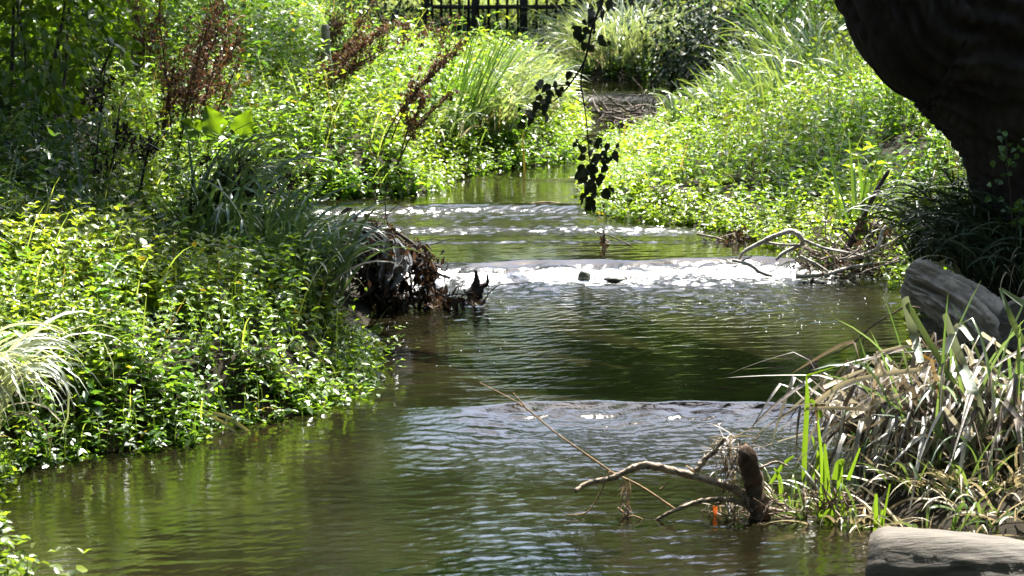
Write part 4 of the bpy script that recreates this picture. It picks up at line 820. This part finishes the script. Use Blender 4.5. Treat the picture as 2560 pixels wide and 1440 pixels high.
# ------------------------------------------------------------------ debris pile at the left bank corner
YB = 18.8
root = empty('debris_pile', PY(980, 740, YB), 'brown flood debris pile of twigs and rotten leaves on the left bank corner', 'debris')
m = MB(); m2 = MB()
def blob(cx, cy, sx, sy, n, Y=YB, lo=.03, hi=.11):
    o = np.array([PY(rng.normal(cx, sx), rng.normal(cy, sy), Y+rng.normal(0, .12)) for _ in range(n)]); L = rng.uniform(lo, hi, n)
    leaves(m2, o, rng.normal(0, .7, (n, 3))-[0, 0, .7], rng.normal(0, 1, (n, 3)), L, L*.4, mixcol((.022, .015, .010), (.11, .075, .05), rng.uniform(0, 1, n)**1.5), 4)
blob(930, 620, 32, 32, 700); blob(960, 690, 30, 35, 600); blob(990, 740, 45, 10, 260); blob(900, 590, 25, 14, 220); blob(1040, 650, 22, 16, 200); blob(1075, 690, 9, 28, 170); blob(1010, 620, 30, 10, 160); blob(1110, 745, 40, 5, 120)
for q in range(30):
    twig(m, PY(rng.normal(940, 40), rng.uniform(580, 720), YB+rng.normal(0, .1)), (rng.normal(.2, .8), rng.normal(0, .4), rng.normal(.1, .6)), rng.uniform(.2, .5), .006, 1, (.07, .05, .035), kids=2)
for l, r in [([(900,640),(960,575),(1020,600),(1060,640),(1090,680),(1125,695)], (.015, .012, .008)), ([(945,560),(1000,510),(1050,520)], (.004, .002)), ([(930,570),(965,530)], (.004, .002)), ([(885,600),(888,500)], (.004, .002)), ([(820,570),(880,565),(960,575)], (.006, .004)), ([(1115,740),(1112,690),(1122,655)], (.005, .003)), ([(1090,745),(1150,735),(1180,745)], (.006, .003)), ([(900,735),(1000,748),(1090,745)], (.012, .006))]: tube(m, catmull(pxl(l, YB), 6), r, 6, (.06, .042, .03), .08)
m.build('twigs', M_wood, root); m2.build('rotten_leaves', M_dead, root)
# plastic rag
mt, nt, out = newmat('plastic_film'); pr = N_(nt, 'ShaderNodeBsdfPrincipled'); pr.inputs['Base Color'].default_value = (.42, .44, .45, 1); pr.inputs['Roughness'].default_value = .3; pr.inputs['Alpha'].default_value = .6
tl = N_(nt, 'ShaderNodeBsdfTranslucent'); tl.inputs[0].default_value = (.4, .42, .44, 1); mx = N_(nt, 'ShaderNodeMixShader'); mx.inputs[0].default_value = .35; nt.links.new(pr.outputs[0], mx.inputs[1]); nt.links.new(tl.outputs[0], mx.inputs[2]); nt.links.new(mx.outputs[0], out.inputs[0])
u, v = np.meshgrid(np.linspace(0, 1, 22), np.linspace(0, 1, 30)); e = .35+.65*np.sin(v*2.8+.3)
px = 975+(u-.5)*90*e+12*np.sin(v*4); py = 590+v*125+14*(u-.3); V = np.array([PY(a_, b_, YB-.18) for a_, b_ in zip(px.ravel(), py.ravel())]); V[:, 1] += (.07*(fbm(u*5+v*2, v*2.2, 3, 91)-.5)+.04*np.sin(u*17+v*3)).ravel()
i = np.arange(29)[:, None]*22+np.arange(21)[None]; T = np.stack([np.stack([i, i+1, i+23], -1), np.stack([i, i+23, i+22], -1)], 2).reshape(-1, 3)
m = MB(); m.add(V, T); o = m.build('plastic_rag', mt, smooth=True, loc=tuple(PY(985, 650, YB-.18))); prop(o, 'torn translucent plastic sheet caught on the brown debris pile', 'plastic sheet')
# small stump in the water
root = empty('rotten_stump', PY(1190, 750, 19.1), 'small black rotten stump with two prongs beside the debris pile', 'stump'); m = MB()
tube(m, catmull(pxl([(1185,760),(1186,735),(1192,705),(1189,675)], 19.1), 5), [.055, .05, .022, .010], 8, (.03, .022, .016), .2); tube(m, catmull(pxl([(1190,740),(1205,715),(1217,712),(1220,685)], 19.1), 5), [.045, .022, .014, .005], 7, (.035, .025, .018), .2); m.build('wood', M_bark, root); m = MB()
for l, r in [([(1220,735),(1250,712),(1300,708),(1350,703)], (.005, .002)), ([(1240,728),(1265,730),(1280,740)], (.003, .002)), ([(1218,745),(1222,700),(1215,680)], (.003, .002)), ([(1140,740),(1150,715)], (.004, .002))]: tube(m, catmull(pxl(l, 19.05), 5), r, 5, (.05, .035, .025), .06)
m.build('twigs', M_wood, root)
# twig snag mid stream
YS = 21.0
root = empty('driftwood_snag', PY(1505, 632, YS), 'small brown snag with a slanting stick standing in mid stream', 'snag'); m = MB()
for l, r in [([(1492,580),(1530,592),(1580,615)], (.006, .004)), ([(1508,575),(1510,600),(1500,640)], (.008, .012)), ([(1520,600),(1505,620),(1480,635),(1470,660),(1472,690)], (.005, .005)), ([(1470,633),(1500,638),(1525,625)], (.005, .005))]: tube(m, catmull(pxl(l, YS), 5), r, 6, (.10, .065, .045), .08)
m.build('twigs', M_wood, root); m2 = MB(); blob(1507, 615, 6, 14, 60, YS, .02, .06); m2.build('caught_weed', M_dead, root)
def stone(px, py, Y, s, lab, col):
    p = PY(px, py, Y); uu, vv = np.meshgrid(np.linspace(0, 2*np.pi, 24, endpoint=False), np.linspace(.02, np.pi-.02, 14)); D = np.stack([np.sin(vv)*np.cos(uu), np.sin(vv)*np.sin(uu), np.cos(vv)], -1)
    r = .8+.5*fbm(D[..., 0]*2+5+px, D[..., 1]*2+D[..., 2]*1.7, 3, 15); V = p+D*r[..., None]*np.array(s); i = np.arange(13)[:, None]*24; j = np.arange(24)[None]; k = (j+1) % 24
    T = np.vstack([np.stack([i+j, i+24+j, i+24+k], -1).reshape(-1, 3), np.stack([i+j, i+24+k, i+k], -1).reshape(-1, 3)]); m = MB(); m.add(V.reshape(-1, 3), T, np.array(col)); o = m.build('stone', M_stone, smooth=True, loc=tuple(p)); prop(o, lab, 'stone')
stone(1460, 692, 19.95, (.045, .04, .042), 'mossy stone with a twig at the centre of the weir lip', (.03, .034, .014)); stone(1590, 697, 19.95, (.08, .06, .022), 'flat brown stone right of centre on the weir lip', (.045, .036, .02)); stone(1540, 697, 19.9, (.08, .06, .02), 'low wet stone between two others on the weir', (.035, .03, .018))
# thin arched twigs by the upper riffle
m = MB(); p = PY(1450, 512, 23.3)
for l, r in [([(1285,535),(1320,512),(1365,505),(1450,513)], (.003, .006)), ([(1310,535),(1335,515),(1365,507)], (.003, .004))]: tube(m, catmull(pxl(l, 23.3), 6), r, 5, (.22, .15, .09), .05)
o = m.build('arched_twig', M_wood, loc=tuple(p)); prop(o, 'thin arched twig over the white upper riffle', 'twig')

# ------------------------------------------------------------------ driftwood tangle right
YW = 19.9
root = empty('driftwood_tangle', PY(2060, 690, YW), 'pale tangled driftwood branches at the right end of the weir', 'driftwood'); m = MB(); PW = (.46, .41, .34)
for l, r in [([(1845,655),(1860,630),(1905,605),(1950,585),(1980,578),(2000,590),(2003,610),(1960,632),(1940,650)], (.008, .014, .016, .012, .008)), ([(1830,650),(1870,660),(1900,680),(1930,690)], (.008, .012, .010)), ([(1905,605),(1960,612),(2010,612)], (.008, .008)), ([(2010,600),(2060,620),(2110,630),(2160,640)], (.009, .006)), ([(2110,650),(2160,635),(2220,610),(2250,590)], (.010, .007)), ([(2000,640),(2040,660),(2070,680)], (.010, .007)), ([(2195,620),(2205,580),(2215,565)], (.012, .008)), ([(2060,690),(2120,670),(2200,655)], (.012, .008)), ([(1850,655),(1880,640)], (.008, .004)), ([(1990,690),(2060,685),(2140,665)], (.016, .010)), ([(2260,690),(2215,690),(2240,710)], (.006, .004)), ([(2255,600),(2268,640),(2255,660)], (.009, .006))]: tube(m, catmull(pxl(l, YW-.12), 6), np.array(r)*1.2, 7, PW, .10, cv=.25)
m.build('branches', M_wood, root, smooth=True); m = MB()
for q in range(75): twig(m, PY(rng.uniform(1990, 2270), rng.uniform(610, 692), YW+rng.normal(.1, .15)), (rng.normal(0, 1), rng.normal(0, .5), rng.normal(.2, .5)), rng.uniform(.12, .4), rng.uniform(.004, .009), 1, np.array((.20, .155, .12))*rng.uniform(.4, 1.5), kids=2)
m.build('twigs', M_wood, root)
m2 = MB(); blob(2195, 570, 25, 22, 110, YW+.15); blob(2120, 670, 60, 14, 200, YW, .02, .06); m2.build('dead_leaves', M_dead, root)
m = MB(); P = catmull(pxl([(2100,660),(2145,570),(2185,490),(2222,425)], 20.1), 6); tube(m, P, [.024, .020, .014], 7, (.045, .03, .025), .1); tube(m, catmull(pxl([(2130,600),(2108,575),(2080,570)], 20.1), 5), [.012, .006], 6, (.03, .022, .018), .1)
o = m.build('dead_stick', M_wood, smooth=True, loc=tuple(P[0])); prop(o, 'dark stick leaning to the right out of the driftwood tangle', 'stick')
root = empty('root_clump', PY(1830, 615, 21.3), 'brown matted root clump with a stick at the right bank edge', 'roots'); m = MB(); m2 = MB(); blob(1840, 605, 24, 15, 380, 21.3, .02, .08); m2.build('matted_roots', M_dead, root)
for l, r in [([(1742,585),(1780,592),(1810,600)], (.009, .006)), ([(1770,620),(1800,595),(1850,580)], (.006, .006)), ([(1840,590),(1848,572)], (.012, .006))]: tube(m, catmull(pxl(l, 21.25), 5), r, 6, (.26, .21, .16), .1)
for q in range(14): twig(m, PY(rng.uniform(1775, 1880), rng.uniform(590, 625), 21.3), (rng.normal(0, 1), rng.normal(0, .4), rng.normal(.1, .4)), .2, .005, 1, (.13, .09, .06), kids=2)
m.build('twigs', M_wood, root)
# far log jam
YJ = 30.0
root = empty('log_jam', PY(1570, 330, YJ), 'heap of dead branches jammed in the far narrow channel', 'driftwood'); m = MB()
for q in range(95): twig(m, PY(rng.normal(1565, 42), rng.uniform(275, 335), YJ-.6+rng.normal(0, .2)), (rng.normal(0, 1), rng.normal(0, .5), rng.normal(.05, .3)), rng.uniform(.15, .42), rng.uniform(.006, .015), 1, np.array((.15, .115, .09))*rng.uniform(.35, 1.5), kids=2)
for l, r in [([(1500,255),(1530,300),(1550,330)], (.035, .03)), ([(1630,320),(1660,280)], (.03, .02)), ([(1540,335),(1600,330),(1650,310)], (.03, .02))]: tube(m, catmull(pxl(l, YJ), 5), r, 8, (.06, .045, .035), .1)
m.build('branches', M_wood, root)
# sticks bent into the water at near left
m = MB(); p = PY(520, 1080, 14.9)
for l, w in [([(505,1030),(560,1040),(610,1070),(634,1090),(628,1100)], (.022, .02, .012, .008)), ([(500,1035),(545,1050),(590,1080),(610,1108)], (.02, .018, .01)), ([(480,1050),(520,1075),(553,1100)], (.018, .016, .01))]: ribbon(m, pxl(l, 14.75), w, (.30, .28, .10))
o = m.build('bent_reed', M_straw, loc=tuple(p)); prop(o, 'three bent yellow reed leaves dipping into the water from the near mound', 'reed')
root = empty('root_clump', PY(730, 1000, 15.8), 'thin brown roots hanging out of the undercut near left bank', 'roots'); m = MB()
for q in range(40): x0 = rng.uniform(690, 765); y0 = rng.uniform(930, 960); tube(m, catmull(pxl([(x0, y0), (x0+rng.normal(4, 10), y0+30), (x0+rng.normal(6, 12), y0+rng.uniform(50, 105))], 15.75), 5), [.004, .002], 4, np.array((.12, .085, .055))*rng.uniform(.5, 1.4), .05)
m.build('fine_roots', M_wood, root)
# floating foam bubbles
m = MB(); uu = np.linspace(0, 2*np.pi, 9, endpoint=False)
for q in range(170):
    z_ = rng.uniform(0, 1)
    if z_ < .75: px, py = rng.normal(1950, 170), rng.uniform(715, 850)
    else: px, py = rng.uniform(940, 1300), rng.uniform(752, 960)
    p = PZ(px, py, .034)
    if sdist(p[0], p[1]) > -.05: continue
    zz = float(waterz(np.array([[p[0]]]), np.array([[p[1]]]))[0, 0]); s = rng.uniform(.002, .006)
    V = np.vstack([[p[0], p[1], zz+s*.45], np.c_[p[0]+s*np.cos(uu), p[1]+s*.8*np.sin(uu), np.full(9, zz-.002)]]); m.add(V, [[0, 1+k, 1+(k+1) % 9] for k in range(9)], (.8, .82, .84))
o = m.build('foam', M_stone, smooth=True); prop(o, 'small white foam bubbles drifting below the weir', 'foam', kind='stuff')
# corner sprigs in the foreground
for px, py, Y, lab, n in [(10, 1490, 10.6, 'blurred leafy sprig in the bottom left corner', 16), (-25, 1400, 10.9, 'blurred leafy sprig above the corner one at the left edge', 12), (90, 1500, 10.3, 'low blurred sprig right of the corner one', 8)]:
    b = PY(px, py, Y); root = empty('leafy_sprig', b, lab, 'plant', 'sprigs in the near left corner'); m = MB()
    P = b+np.c_[rng.normal(0, .06, n), rng.normal(0, .06, n), np.full(n, -.1)]; plants(m, P, rng.uniform(.18, .3, n), 5, .09, (.06, .10, .015), (.15, .20, .03), 8, lean=.25); m.build('foliage', M_leaf, root)
# ivy on the trunk foot
b = PY(2520, 520, 16.9); root = empty('ivy', b, 'few ivy leaves climbing the dark trunk foot at the right edge', 'ivy'); m = MB(); n = 45; pts = catmull(pxl([(2530,560),(2525,480),(2518,400),(2515,340)], 16.75), 8)
tube(m, pts, [.006, .003], 5, (.03, .025, .02)); i = rng.integers(0, len(pts), n); o = pts[i]+rng.normal(0, .07, (n, 3))*[1, .4, .6]; L = rng.uniform(.03, .055, n); leaves(m, o, np.c_[rng.normal(0, 1, n), rng.normal(-.3, .2, n), rng.normal(-.3, .6, n)], np.c_[rng.normal(0, .4, n), -np.ones(n), rng.normal(.3, .4, n)], L, L*.85, mixcol(DK0, GR1, rng.uniform(0, 1, n)), 8); m.build('vine', M_leaf, root)

# ------------------------------------------------------------------ light
S = Vector((math.sin(SA)*math.cos(SE), math.cos(SA)*math.cos(SE), math.sin(SE)))
ld = bpy.data.lights.new('sun', 'SUN'); ld.energy = 5.0; ld.angle = math.radians(.53); ld.color = (1, .965, .90)
lo = bpy.data.objects.new('sun', ld); COL.objects.link(lo); lo.rotation_euler = S.to_track_quat('Z', 'Y').to_euler(); lo.location = (8, 30, 30)
w = bpy.data.worlds.new('World'); scene.world = w; w.use_nodes = True; nt = w.node_tree; nt.nodes.clear()
sky = nt.nodes.new('ShaderNodeTexSky'); sky.sky_type = 'NISHITA'; sky.sun_disc = False; sky.sun_elevation = SE; sky.sun_rotation = SA
sky.air_density = 1.0; sky.dust_density = 2.0; sky.ozone_density = 1.0
bg = nt.nodes.new('ShaderNodeBackground'); bg.inputs[1].default_value = .15; wo = nt.nodes.new('ShaderNodeOutputWorld')
nt.links.new(sky.outputs[0], bg.inputs[0]); nt.links.new(bg.outputs[0], wo.inputs[0])
vs = scene.view_settings; vs.view_transform = 'Standard'; vs.look = 'None'; vs.exposure = 2.2; vs.gamma = 1; vs.use_curve_mapping = False
cy = scene.cycles; cy.max_bounces = 8; cy.diffuse_bounces = 2; cy.glossy_bounces = 4; cy.transmission_bounces = 4; cy.transparent_max_bounces = 8
cy.sample_clamp_indirect = 6; cy.sample_clamp_direct = 0; cy.use_denoising = True; cy.caustics_reflective = False; cy.caustics_refractive = False
